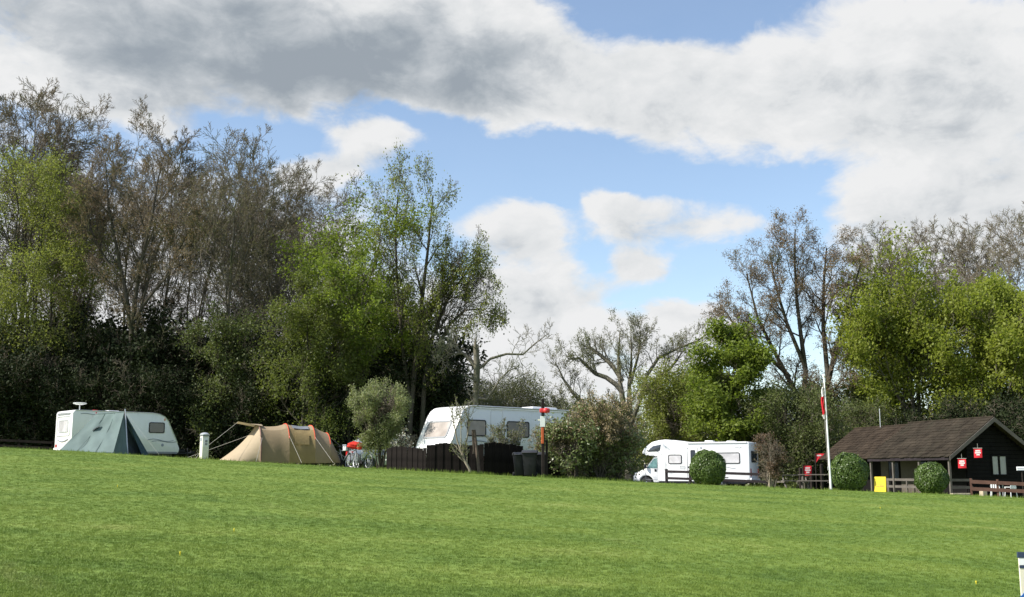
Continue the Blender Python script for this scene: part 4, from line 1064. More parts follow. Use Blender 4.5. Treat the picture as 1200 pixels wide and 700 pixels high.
# ------------------------------------------------------------------ tan tunnel tent
def make_tan_tent():
    ph = R(22)
    p = at_col(299, 50.0)
    o = thing('tunnel_tent', 'tan tunnel tent with red piping and side windows', 'tent', p, ph)
    o.scale = (1.0, 1, 0.95)
    hoops = [(0.0, 1.42, 1.78), (0.65, 1.40, 1.73), (1.25, 1.42, 1.86), (1.85, 1.38, 1.77), (2.42, 1.36, 1.80), (3.15, 1.22, 1.45)]
    NA = 28
    def arch(x, hw, h, k, lean=0.0):
        a = PI * k / NA                                      # 0 near foot .. pi far foot
        c, s = math.cos(a), math.sin(a)
        e = 0.78
        return np.array([x + lean * s, -hw * math.copysign(abs(c) ** e, c), h * s ** e])
    def row(i, t=None):
        x, hw, h = hoops[i]
        return [arch(x, hw, h, k) for k in range(NA + 1)]
    def between(i):
        out = []
        for j in range(5):
            t = j / 4
            a = hoops[i]; b = hoops[i + 1]
            out.append([arch(a[0] + (b[0] - a[0]) * t, a[1] + (b[1] - a[1]) * t - 0.03 * math.sin(PI * t), a[2] + (b[2] - a[2]) * t - 0.03 * math.sin(PI * t), k) for k in range(NA + 1)])
        return out
    lowk = 9
    def band(i0, i1, k0, k1):
        rows = []
        for i in range(i0, i1):
            rows += [r[k0:k1] for r in (between(i) if i == i0 else between(i)[1:])]
        return rows
    B().grid(band(0, 4, lowk, NA + 1)).out('flysheet', M['tan'], o, sm=True)
    B().grid(band(0, 2, 0, lowk + 1)).out('side_panel', M['tan_dark'], o, sm=True)  # shade of the near side put into a darker cloth colour
    B().grid(band(2, 4, 0, lowk + 1)).out('side_panel', M['tan_yellow'], o, sm=True, label='side panel tinted yellow as if lit through')  # yellow in the cloth stands in for light coming through
    B().grid(band(4, 5, 0, NA + 1)).out('bedroom_canopy', M['tan'], o, sm=True)
    # sloping front and rear ends
    fr = []
    for j in range(9):
        t = j / 8
        r = []
        for k in range(NA + 1):
            top = arch(0.0, 1.42, 1.78, k); a = PI * k / NA
            bot = np.array([-1.75 * math.sin(a) ** 0.7, -1.3 * math.cos(a), 0.02])
            q = top * (1 - t) + bot * t
            q[0] += 0.12 * math.sin(PI * t) * math.sin(a); q[2] -= 0.08 * math.sin(PI * t) * math.sin(a)
            r.append(q)
        fr.append(r)
    B().grid(fr).out('front_panel', M['tan_front'], o, sm=True)
    re = []
    for j in range(7):
        t = j / 6
        r = []
        for k in range(NA + 1):
            top = arch(3.15, 1.22, 1.45, k); a = PI * k / NA
            bot = np.array([3.15 + 0.75 * math.sin(a) ** 0.6, -1.1 * math.cos(a), 0.02])
            r.append(top * (1 - t) + bot * t)
        re.append(r)
    B().grid(re).out('rear_panel', M['tan'], o, sm=True)
    for i in (1, 2, 4, 5):
        x, hw, h = hoops[i]
        if i == 1: continue
        k1 = NA - 4
        B().tube([arch(x, hw + 0.015, h + 0.015, k) for k in range(5, k1)], 0.018, 5).out('piping', M['piping'], o, sm=True)
    B().tube([arch(0.0, 1.435, 1.795, k) for k in range(0, NA + 1)], 0.03, 5).out('front_hem', M['rust'], o, sm=True)
    # awning held out over the door, slightly above the first hoop
    aw = []
    for i in range(7):
        u = i / 6
        aw.append([np.array([0.15 - 1.1 * u, -0.75 + 1.5 * j / 6, 1.83 + 0.08 * u - 0.05 * math.sin(PI * j / 6) * u + 0.0 - 0.12 * abs(j / 3 - 1) ** 2 * (1 - u)]) for j in range(7)])
    B().grid(aw).out('awning', M['tan_front'], o, sm=True)
    # windows on the shoulder
    def wpatch(x0, x1, k0, k1, m, nm):
        rows = []
        for j in range(5):
            x = x0 + (x1 - x0) * j / 4
            hw = np.interp(x, [h[0] for h in hoops], [h[1] for h in hoops]) + 0.02; hh = np.interp(x, [h[0] for h in hoops], [h[2] for h in hoops]) + 0.02
            rows.append([arch(x, hw, hh, k0 + (k1 - k0) * q / 5) for q in range(6)])
        return B().grid(rows).out(nm, m, o, sm=True)
    wpatch(1.45, 2.2, 9.2, 11.6, M['mesh'], 'window')
    wpatch(1.5, 2.15, 3.5, 7.0, M['tan_yellow'], 'lower_window')
    for a, c in (((0.05, -1.3, 1.15), (-0.35, -2.3, 0)), ((1.25, -1.25, 1.25), (1.6, -2.4, 0)), ((2.42, -1.2, 1.2), (3.0, -2.4, 0)), ((-0.95, -0.72, 1.88), (-2.5, -1.3, 0.55)), ((0, 1.2, 1.4), (-2.9, 0.6, 0.25)), ((-2.5, -1.3, 0.55), (-2.9, -1.4, 0)), ((3.15, 0, 1.42), (4.6, 0.3, 0.3)), ((3.4, -1.0, 0.6), (4.2, -1.2, 0))):
        B().tube([a, c], 0.0075, 4).out('guy_line', M['rope'], o)
make_tan_tent()

# ------------------------------------------------------------------ bicycles
def make_bike(label, loc, rz, lean):
    o = thing('bicycle', label, 'bicycle', loc, 0, 'bicycles leaning together beside the tan tent', rot=(lean, 0, rz))
    up = Matrix.Rotation(PI / 2, 4, 'X')
    for x in (-0.52, 0.52):
        mt = Matrix.Translation((x, 0, 0.345)) @ up
        w = B().torus((0, 0, 0), 0.325, 0.022, mt, 26, 6).out('wheel', M['black'], o, sm=True)
        r = B().torus((0, 0, 0), 0.298, 0.012, mt, 26, 4)
        for k in range(12):
            a = k * PI / 6
            r.tube([(x, 0, 0.345), (x + 0.29 * math.cos(a), 0, 0.345 + 0.29 * math.sin(a))], 0.003, 3)
        r.lathe([(0.01, -0.04), (0.025, -0.04), (0.025, 0.04), (0.01, 0.04)], mt, 8).out('rim', M['trim'], w, sm=True)
    BBk, SEAT, HEAD, HB = (-0.05, 0, 0.3), (-0.2, 0, 0.86), (0.36, 0, 0.82), (0.39, 0, 0.72)
    f = B()
    for a, c, r in ((BBk, SEAT, 0.018), (BBk, HB, 0.02), ((-0.18, 0, 0.78), HEAD, 0.018), (HEAD, HB, 0.02), (BBk, (-0.52, 0.05, 0.345), 0.011), (BBk, (-0.52, -0.05, 0.345), 0.011), ((-0.17, 0, 0.74), (-0.52, 0.05, 0.345), 0.009), ((-0.17, 0, 0.74), (-0.52, -0.05, 0.345), 0.009), (HB, (0.52, 0.05, 0.345), 0.013), (HB, (0.52, -0.05, 0.345), 0.013)):
        f.tube([a, c], r, 6)
    f.out('frame', M['decal'], o, sm=True)
    B().tube([SEAT, (-0.22, 0, 0.95)], 0.014, 6).slab(rrect(-0.36, -0.08, -0.075, 0.075, 0.06), 0.95, 1.0, Matrix()).bevel(0.015).out('saddle', M['plastic'], o, sm=True)
    B().tube([HEAD, (0.37, 0, 1.0)], 0.014, 6).tube([(0.3, -0.3, 1.03), (0.37, -0.12, 1.0), (0.37, 0.12, 1.0), (0.3, 0.3, 1.03)], 0.013, 6).out('handlebar', M['plastic'], o, sm=True)
    B().lathe([(0.015, -0.012), (0.09, -0.012), (0.09, 0.012), (0.015, 0.012)], Matrix.Translation(BBk) @ Matrix.Translation((0, -0.05, 0)) @ up, 16).tube([(-0.05, -0.08, 0.3), (0.1, -0.08, 0.22)], 0.01, 5).tube([(-0.05, 0.08, 0.3), (-0.2, 0.08, 0.38)], 0.01, 5).box(0.06, 0.15, -0.2, -0.08, 0.205, 0.23).box(-0.25, -0.15, 0.08, 0.2, 0.37, 0.39).out('pedal', M['plastic'], o)
    return o
for X, D, rz, ln, lb in ((403, 50.5, R(-38), 0.12, 'bicycle nearest the tan tent, its wheel beside the guy line'), (411, 49.8, R(-62), -0.12, 'bicycle in the middle with the red cover on it'), (417, 50.2, R(-70), 0.1, 'bicycle behind the one with the red cover'), (424, 49.9, R(-52), -0.1, 'bicycle nearest the round grey green shrub')):
    make_bike(lb, at_col(X, D), rz, ln)
def blobby(name, parent, m, rad, seed, mt=None):
    rng = np.random.default_rng(seed)
    bm = bmesh.new(); bmesh.ops.create_icosphere(bm, subdivisions=3, radius=1)
    for v in bm.verts:
        d = v.co.normalized()
        k = 1 + 0.12 * math.sin(5 * d.x + seed) * math.sin(4 * d.y + 2) + 0.1 * math.sin(7 * d.z + 3 * d.x)
        v.co = Vector((d.x * rad[0] * k, d.y * rad[1] * k, d.z * rad[2] * k))
        if mt: v.co = mt @ v.co
    me = bpy.data.meshes.new(name); bm.to_mesh(me); bm.free(); smooth(me)
    return link(name, me, parent, m)
p = at_col(415, 49.6)
o = thing('red_bag', 'red rain cover slung over the saddles of the bicycles', 'bag', p + np.array([0, 0, 0.92]), R(10))
blobby('cover', o, M['redbag'], (0.36, 0.22, 0.17), 3, Matrix.Translation((0, 0, 0.1)))
B().box(0.1, 0.3, -0.25, 0.1, -0.1, 0.12).bevel(0.04).out('side_pocket', M['redbag'], o, sm=True)
B().tube([(-0.3, 0, 0.2), (-0.1, 0, 0.3), (0.15, 0, 0.24)], 0.015, 5).out('strap', M['plastic'], o)
p = at_col(404, 50.1)
o = thing('pannier', 'pale pannier on the handlebar of the bicycle nearest the tan tent', 'bag', p + np.array([0, 0, 0.82]), R(-30))
B().box(-0.1, 0.1, -0.08, 0.08, -0.05, 0.2).bevel(0.04).out('pouch', M['whiteplastic'], o, sm=True)
B().box(-0.11, 0.11, -0.09, 0.02, 0.15, 0.23).bevel(0.02).out('flap', M['decal'], o, sm=True)

# ------------------------------------------------------------------ silver car behind the shrub
def make_car(label, loc, rz):
    o = thing('parked_car', label, 'car', loc, rz)
    B().prism([(-2.1, 0.35), (-2.15, 0.7), (-2.05, 0.98), (-0.9, 1.05), (1.95, 1.05), (2.12, 0.9), (2.15, 0.5), (2.05, 0.32), (1.75, 0.3), (1.6, 0.62), (1.3, 0.72), (1.0, 0.62), (0.85, 0.3), (-0.85, 0.3), (-1.0, 0.62), (-1.3, 0.72), (-1.6, 0.62), (-1.75, 0.3)], -0.88, 0.88).bevel(0.06, 2, 25).out('body', M['carpaint'], o, sm=True)
    c = B().slab([(-1.0, 1.02), (-0.25, 1.6), (0.2, 1.7), (1.5, 1.68), (1.95, 1.45), (2.06, 1.02)], -0.76, 0.76, SIDE).bevel(0.07, 2, 25).out('cabin', M['carpaint'], o, sm=True)
    for s in (-1, 1):
        mt = Matrix.Translation((0, -0.762 * s, 0)) @ (SIDE if s == 1 else Matrix(((1, 0, 0, 0), (0, 0, 1, 0), (0, 1, 0, 0), (0, 0, 0, 1))))
        for q in ([(-0.75, 1.1), (-0.18, 1.54), (0.3, 1.58), (0.3, 1.1)], [(0.4, 1.1), (0.4, 1.58), (1.15, 1.57), (1.2, 1.1)], [(1.3, 1.1), (1.26, 1.56), (1.5, 1.54), (1.75, 1.36), (1.85, 1.1)]):
            B().slab(q, -0.01, 0.012, mt).out('side_window', M['glass'], o)
    B().slab([(-0.65, 0), (0.65, 0), (0.58, 0.78), (-0.58, 0.78)], 0, 0.012, Matrix.Translation((-0.96, 0, 1.06)) @ Matrix(((0, 0.79, -0.61, 0), (-1, 0, 0, 0), (0, 0.61, 0.79, 0), (0, 0, 0, 1)))).out('windscreen', M['glass'], o)
    B().slab([(-0.6, 0), (0.6, 0), (0.55, 0.36), (-0.55, 0.36)], 0, 0.012, Matrix.Translation((2.068, 0, 1.08)) @ Matrix(((0, -0.25, 0.97, 0), (1, 0, 0, 0), (0, 0.97, 0.25, 0), (0, 0, 0, 1)))).out('rear_window', M['glass'], o)
    for y in (-0.65, 0.65):
        B().box(-2.17, -2.0, y - 0.17, y + 0.17, 0.72, 0.88).bevel(0.03).out('headlight', M['lens'], o, sm=True)
        B().box(2.05, 2.16, y - 0.12, y + 0.12, 0.75, 1.0).bevel(0.02).out('tail_light', M['redlens'], o, sm=True)
    for x in (-1.3, 1.3):
        for y in (-0.8, 0.8): wheel(o, x, y, 0.31, 0.2)
    B().box(-2.2, -2.05, -0.8, 0.8, 0.36, 0.55).bevel(0.04).out('bumper', M['grey'], o, sm=True)
    return o
make_car('silver estate car half hidden behind the round grey green shrub', at_col(457, 57), R(200))

# ------------------------------------------------------------------ caravan in the middle
def make_caravan_mid():
    p = at_col(525, 44) + np.array([0, 0, 0.13])
    o = thing('caravan', 'long white caravan behind the dark board fence, its nose lit by the sun', 'caravan', p, R(41.5))
    L, Wd = 7.5, 2.25
    prof = [(0.14, 0.5), (0.02, 0.62), (0.0, 0.8), (0.12, 1.15), (0.62, 2.2), (0.78, 2.42), (0.98, 2.55), (1.25, 2.6), (L - 0.2, 2.6), (L - 0.06, 2.55), (L, 2.45), (L, 0.5)]
    B().prism(prof, 0, Wd).bevel(0.06, 2, 22).out('body', M['white'], o, sm=True)
    B().box(0.4, L - 0.2, 0.12, Wd - 0.12, 0.32, 0.5).out('chassis', M['chassis'], o)
    B().box(0.3, L - 0.1, -0.02, 0.0, 0.36, 0.56).out('skirt', M['rust'], o)
    B().tube([(0.05, -0.015, 0.9), (0.14, -0.015, 1.17), (0.63, -0.015, 2.2), (0.79, -0.015, 2.41), (1.0, -0.015, 2.53), (1.27, -0.015, 2.575), (L - 0.15, -0.015, 2.575)], 0.03, 5).out('trim', M['trim'], o, sm=True)
    B().box(1.4, L - 0.2, -0.03, 0.0, 2.48, 2.53).out('awning_rail', M['trim'], o)
    # nose window: on the plane through (0.12,1.15) and (0.62,2.2)
    ang = math.atan2(2.2 - 1.15, 0.62 - 0.12)
    ca, sa = math.cos(ang), math.sin(ang)
    NOSE = Matrix.Translation((0.12, Wd, 1.15)) @ Matrix(((0, ca, -sa, 0), (-1, 0, 0, 0), (0, sa, ca, 0), (0, 0, 0, 1)))
    window(o, 0.32, Wd - 0.36, 0.12, 0.92, NOSE, 'glass_tan', 'grey', 0.14, 0.07)
    for y in (0.2, Wd - 0.34):
        B().slab(rrect(y, y + 0.14, -0.3, -0.22, 0.03), -0.02, 0.03, NOSE).out('marker_light', M['lens'], o)
    window(o, 0.95, 1.95, 1.35, 2.02, side_at(0), 'glass_tan')
    window(o, 3.1, 4.35, 1.35, 2.02, side_at(0), 'glass')
    window(o, 5.3, 6.6, 1.35, 2.02, side_at(0), 'glass')
    B().ring(rrect(2.2, 2.85, 0.55, 2.45, 0.08), rrect(2.22, 2.83, 0.57, 2.43, 0.07), 0, 0.012, side_at(0)).out('door', M['trim'], o)
    pts = [(1.0 + i * 0.25, -0.006, 1.12 + 0.05 * math.sin(i * 0.8)) for i in range(12)]
    B().tube(pts, 0.02, 4).out('swoosh', M['decal'], o)
    B().box(5.2, 6.7, 0.7, 1.5, 2.6, 2.74).bevel(0.06).out('roof_hatch', M['whiteplastic'], o, sm=True)
    B().box(2.6, 3.1, 0.9, 1.4, 2.6, 2.68).bevel(0.03).out('roof_vent', M['whiteplastic'], o, sm=True)
    for x in (3.6, 4.35):
        wheel(o, x, 0.14, 0.32); wheel(o, x, Wd - 0.14, 0.32)
    for x, y in ((0.7, 0.35), (0.7, Wd - 0.35), (L - 0.5, 0.35), (L - 0.5, Wd - 0.35)):
        B().tube([(x, y, 0.5), (x - 0.1, y, 0.0)], 0.025, 6).box(x - 0.2, x, y - 0.06, y + 0.06, -0.02, 0.02).out('steady_leg', M['chassis'], o)
    h = B().tube([(0.3, 0.45, 0.45), (-1.0, Wd / 2, 0.45)], 0.045, 6).tube([(0.3, Wd - 0.45, 0.45), (-1.0, Wd / 2, 0.45)], 0.045, 6).out('drawbar', M['chassis'], o)
    B().box(-1.4, -0.95, Wd / 2 - 0.07, Wd / 2 + 0.07, 0.42, 0.55).bevel(0.02).out('coupling', M['plastic'], h)
    B().tube([(-0.9, Wd / 2 - 0.14, 0.7), (-0.9, Wd / 2 - 0.14, 0.0)], 0.03, 6).out('jockey_leg', M['chassis'], h)
make_caravan_mid()

# ------------------------------------------------------------------ dark board fence
def make_fence(label, a, b, top, group=None, h=0.78):
    a = np.array(a, float); b = np.array(b, float)
    L = np.linalg.norm((b - a)[:2]); ang = math.atan2(b[1] - a[1], b[0] - a[0])
    o = thing('board_fence', label, 'fence', a, ang)
    rng = np.random.default_rng(int(L * 10))
    n = int(L / 0.145)
    me = B().box(-0.066, 0.066, -0.011, 0.011, 0, 1)
    me = me.bevel(0.006, 1).out('board', M['fence'], o).data
    first = [x for x in o.children if x.name.startswith('board')][0]
    for i in range(n):
        u = (i + 0.5) / n
        q = a + (b - a) * u
        z0 = float(gz(q[0], q[1])) - a[2] - 0.03
        hh = top(u) + rng.uniform(-0.018, 0.018) + 0.03
        c = first if i == 0 else link('board', me, o)
        c.location = (u * L, (i % 2) * -0.024 - 0.002, z0); c.scale = (rng.uniform(1.22, 1.32), 1, hh); c.rotation_euler = (0, rng.uniform(-0.012, 0.012), 0)
    for i in range(int(L / 1.9) + 1):
        u = min(0.99, (i * 1.9 + 0.1) / L); q = a + (b - a) * u; z0 = float(gz(q[0], q[1])) - a[2]
        B().box(u * L - 0.05, u * L + 0.05, 0.05, 0.15, z0 - 0.1, z0 + h).out('post', M['fence'], o)
    za = float(gz(*a[:2])) - a[2]; zb = float(gz(*b[:2])) - a[2]
    for z in (0.25, 0.66):
        B().tube([(0, 0.032, za + z), (L, 0.032, zb + z)], 0.03, 4).out('cross_rail', M['fence'], o)
    return o
fa, fb, fc, fd = at_col(453, 43.4), at_col(499, 41.9), at_col(567, 41.9), at_col(657, 43.3)
make_fence('short run of dark boards beside the round grey green shrub', fa, fb, lambda u: 0.82 + 0.12 * u + 0.06 * math.sin(u * 5))
make_fence('dark board fence with a wavy top below the caravan nose', fb + np.array([0.02, 0.0, 0]), fc, lambda u: 0.95 + 0.08 * math.sin(u * 5.5 + 0.3) + 0.26 * u)
make_fence('dark board fence behind the sapling and the wheeled bins', fc + np.array([0.02, 0.0, 0]), fd, lambda u: 1.2 + 0.03 * math.sin(u * 9) - (0.35 * (u > 0.52)))

# ------------------------------------------------------------------ bins
def make_bin(label, loc, rz, s=1.0):
    o = thing('wheeled_bin', label, 'bin', loc, rz, 'black wheeled bins at the fence'); o.scale = (s, s, s)
    b = B()
    V = []
    for z, w, d in ((0.05, 0.21, 0.24), (0.55, 0.25, 0.29), (0.86, 0.28, 0.33), (0.92, 0.29, 0.34)):
        V.append([b.bm.verts.new((sx * w, sy * d, z)) for sx, sy in ((-1, -1), (1, -1), (1, 1), (-1, 1))])
    for A, C in zip(V, V[1:]):
        for j in range(4): b.bm.faces.new((A[j], A[(j + 1) % 4], C[(j + 1) % 4], C[j]))
    b.bm.faces.new(V[0][::-1]); b.bm.faces.new(V[-1])
    b.bevel(0.03, 2).out('tub', M['plastic'], o, sm=True)
    B().slab([(-0.38, 0.92), (-0.40, 0.95), (-0.3, 1.02), (0.0, 1.06), (0.3, 1.04), (0.37, 1.0), (0.37, 0.92)], -0.31, 0.31, Matrix(((0, 0, 1, 0), (1, 0, 0, 0), (0, 1, 0, 0), (0, 0, 0, 1)))).bevel(0.02).out('lid', M['binlid'], o, sm=True)
    B().tube([(-0.24, 0.40, 0.93), (0.24, 0.40, 0.93)], 0.018, 6).box(-0.25, -0.21, 0.3, 0.42, 0.9, 0.95).box(0.21, 0.25, 0.3, 0.42, 0.9, 0.95).out('handle', M['plastic'], o)
    for x in (-0.26, 0.26):
        B().lathe([(0.02, -0.03), (0.1, -0.03), (0.1, 0.03), (0.02, 0.03)], Matrix.Translation((x, 0.26, 0.1)) @ Matrix.Rotation(PI / 2, 4, 'Y'), 14).out('wheel', M['black'], o, sm=True)
make_bin('smaller black wheeled bin at the left of the bins', at_col(609.5, 41.2), R(8), 0.84)
make_bin('larger black wheeled bin in the middle beside the red notice post', at_col(621, 41.0), R(-4), 0.93)
make_bin('black wheeled bin mostly hidden behind the red notice post', at_col(632, 41.9), R(5), 0.9)

# ------------------------------------------------------------------ fire point post
def make_post():
    p = at_col(636.5, 40.4)
    o = thing('fire_point_post', 'tall tarred post with a red alarm bar and white notice between bins and shrub', 'post', p, R(6))
    B().box(-0.055, 0.055, -0.055, 0.055, -0.1, 2.85).bevel(0.008).out('post', M['postdark'], o)
    B().box(0.1, 0.18, 0.02, 0.10, -0.1, 1.35).bevel(0.006).out('side_post', M['postdark'], o)
    r = B().box(-0.13, 0.24, -0.13, -0.057, 2.34, 2.5).bevel(0.03).out('alarm_bar', M['red'], o, sm=True)
    B().lathe([(0.02, 0), (0.09, 0.0), (0.1, 0.03), (0.06, 0.07), (0.01, 0.08)], Matrix.Translation((0.1, -0.13, 2.42)) @ Matrix.Rotation(PI / 2, 4, 'X'), 16).out('bell', M['red'], r, sm=True)
    B().box(-0.105, 0.07, -0.072, -0.057, 1.83, 2.22).bevel(0.004).out('notice', M['notice'], o)
    B().box(-0.075, 0.02, -0.085, -0.057, 1.22, 1.80).bevel(0.01).out('red_board', M['orange'], o)
    B().box(-0.06, 0.05, -0.12, -0.057, 2.24, 2.32).bevel(0.01).out('lamp_box', M['plastic'], o)
make_post()
p = at_col(562, 40.6)
o = thing('wooden_stake', 'brown weathered stake leaning at the fence beside the sapling', 'stake', p)
B().tube([(0, 0, -0.1), (-0.1, 0.02, 0.8), (-0.2, 0.03, 1.62)], 0.062, 8, 0.05).out('pole', M['stake'], o, sm=True)
B().tube([(-0.21, 0.05, 0.75), (-0.26, 0.04, 1.62)], 0.05, 8, 0.045).out('second_pole', M['stake'], o, sm=True)

# ------------------------------------------------------------------ shrubs and saplings near the brow
def plant(name, v, X, D, rz, s, label, group=None, cat='bush'):
    return put_tree(name, label, cat, v[0], v[1], base_of(X, D, 0.02), rz, s, group)
sh = bushy(61, 3.7, 1.75, 9, 60000, 0.09, 'lf_grey', 'bark_dark', 0.36, 0.28, 0.09, clear=0.2, ang=(15, 42), up=0.10, low=0.7, aspect=0.38, rst=0.055, n2=9, n3=7)
plant('round_shrub', sh, 446, 46.5, 0.4, 0.97, 'tall rounded grey green shrub between the bicycles and the fence')
wb = bushy(62, 1.5, 0.5, 5, 900, 0.07, 'lf_grey', 'bark_pale', 0.4, 0.3, 0.06, rst=0.02)
lw = leafmat('white_blossom', [(0.6, 0.6, 0.58), (0.7, 0.7, 0.7), (0.35, 0.4, 0.25)], 0.3)
plant('blossom_shrub', (wb[0], (M['bark_pale'], M['twig_grey'], [lw])), 470, 48, 0.4, 1.45, 'pale blossoming sapling between the round shrub and caravan nose')
sap = build_tree(63, [(np.array([[0, 0, -0.1], [-0.1, 0, 0.25], [-0.3, 0, 0.55], [-0.36, 0, 0.75]]), np.array([.06, .05, .045, .04])),
                      (np.array([[-0.34, 0, 0.7], [-0.5, 0, 1.1], [-0.62, 0.05, 1.6], [-0.72, 0.05, 2.1]]), np.array([.035, .028, .02, .01])),
                      (np.array([[-0.34, 0, 0.7], [-0.2, 0, 1.1], [-0.1, 0.05, 1.7], [-0.14, 0.05, 2.3]]), np.array([.035, .028, .02, .01])),
                      (np.array([[-0.4, 0, 0.85], [-0.38, -0.1, 1.5], [-0.42, -0.1, 2.2]]), np.array([.022, .016, .008]))],
                 [dict(n=8, t=(0.45, 1), ang=(15, 40), length=0.75, fall=0.3, rr=0.5, S=4, wob=0.12, up=0.1), dict(n=6, t=(0.2, 1), ang=(20, 45), ratio=0.5, fall=0.3, rr=0.6, S=2, wob=0.15, up=0.08)], 1, dict(n=900, size=0.055, jit=0.03), wmin=0.006)
put_tree('sapling', 'pale forked sapling leaning in front of the dark fence', 'tree', sap, (M['bark_pale'], M['twig_grey'], [M['lf_olive']]), base_of(552.5, 40.4, 0), 0, 1.0)
ws = bushy(64, 2.5, 0.75, 10, 2600, 0.06, 'lf_olive', 'twig_grey', 0.3, 0.3, 0.05, ang=(10, 32), up=0.12, rst=0.018, twig='twig_grey', n2=6, n3=4)
plant('willow_shrub', ws, 597, 43.4, 0.2, 0.95, 'sparse upright willow shoots in front of the middle caravan window')
plant('willow_shrub', ws, 583, 43.0, 2.2, 0.84, 'thin willow shoots beside the sapling at the fence')
bg1 = bushy(65, 3.0, 1.7, 11, 13000, 0.14, 'lf_laurel', 'bark_dark', 0.42, 0.3, 0.16, clear=0.04, low=1.1, rst=0.05,
            extra=[dict(n=14000, size=0.07, jit=0.06, m=1, t=(0.4, 1.1), where=lambda p, g: p[:, 2] > 1.5 + 0.5 * g.random(len(p)))], mats=[M['lf_laurel'], M['lf_tan']])
plant('mixed_shrub', bg1, 672, 42.8, 0.4, 0.86, 'glossy leaved shrub with pale leaves right of the notice post')
bg2 = bushy(66, 3.2, 1.7, 12, 10000, 0.085, 'lf_dull', 'bark_dark', 0.4, 0.3, 0.10, clear=0.05, low=1.0, ang=(12, 45), up=0.12, rst=0.045,
            extra=[dict(n=24000, size=0.07, jit=0.06, m=1, t=(0.3, 1.15), where=lambda p, g: p[:, 2] > 1.2 + 0.8 * g.random(len(p)))], mats=[M['lf_dull'], M['lf_tan']])
plant('mixed_shrub', bg2, 703, 43.2, 1.4, 0.98, 'tall shrub with brownish seed heads in the middle of the thicket')
plant('mixed_shrub', bg2, 652, 44.4, 3.4, 0.62, 'brown topped shrub behind the glossy leaved one')
plant('mixed_shrub', bg1, 724, 43.8, 2.2, 0.76, 'darker glossy shrub at the right end of the thicket by the motorhome')
pb = bushy(67, 3.1, 1.1, 8, 9000, 0.085, 'lf_purple', 'bark_pale', 0.25, 0.3, 0.1, clear=0.15, ang=(18, 48), up=0.08, rst=0.05)
plant('purple_shrub', pb, 902, 49, 0.3, 0.80, 'purplish brown shrub at the rear of the motorhome')

# clipped box balls
def make_ball(seed, X, D, rad, label, stretch=1.0):
    rng = np.random.default_rng(seed)
    p = at_col(X, D)
    o = thing('topiary_ball', label, 'clipped bush', p, 0, 'clipped ball bushes along the lawn edge')
    n = int(15000 * (rad / 0.8) ** 2)
    d = unit(rng.normal(0, 1, (n, 3)))
    bump = 1 + 0.035 * np.sin(d @ np.array([5, 3, 2.]) + seed) + 0.035 * np.sin(d @ np.array([-3, 6, 4.]) + 2 * seed) + 0.02 * np.sin(d @ np.array([11, -7, 9.]) + seed)
    rr = rad * bump * (1 - 0.18 * rng.random(n) ** 2 + 0.09 * (rng.random(n) < 0.02) * rng.random(n))
    pos = d * rr[:, None] * np.array([1, 1, stretch]) + np.array([0, 0, rad * stretch * 0.96])
    pos = pos[pos[:, 2] > 0.0]
    V, Q = leaf_quads(rng, pos, 0.075, 0.65, 0.2, (pos - np.array([0, 0, rad * stretch * 0.96])) / rad)
    link('crown', mesh_np('crown', V, [Q]), o, M['lf_box'], 'stuff')
    tr, _, _ = build_tree(seed, [stem(rng, rad * 1.7 * stretch, 0.05, (0.0, 0.0), 0.03, 6)], [dict(n=16, t=(0.08, 1), ang=(40, 80), length=rad * 0.85, fall=0.2, rr=0.5, S=4, wob=0.1), dict(n=6, t=(0.3, 1), ang=(20, 60), ratio=0.4, rr=0.6, S=3, wob=0.1)], 2, None)
    link('trunk', tr, o, M['bark_dark'])
    # dense heart of dark leaves: inner shade put into colour, closes see-through gaps
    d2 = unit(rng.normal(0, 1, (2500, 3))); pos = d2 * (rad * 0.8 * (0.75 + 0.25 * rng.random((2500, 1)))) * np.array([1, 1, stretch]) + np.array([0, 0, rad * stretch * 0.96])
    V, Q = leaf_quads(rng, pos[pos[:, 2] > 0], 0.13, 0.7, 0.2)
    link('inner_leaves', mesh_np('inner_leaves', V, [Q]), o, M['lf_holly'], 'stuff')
make_ball(1, 830, 47.0, 0.76, 'round clipped bush in front of the motorhome')
make_ball(2, 995, 47.0, 0.82, 'larger round clipped bush beside the flagpole')
make_ball(3, 1091, 47.5, 0.70, 'round clipped bush in front of the hut veranda')

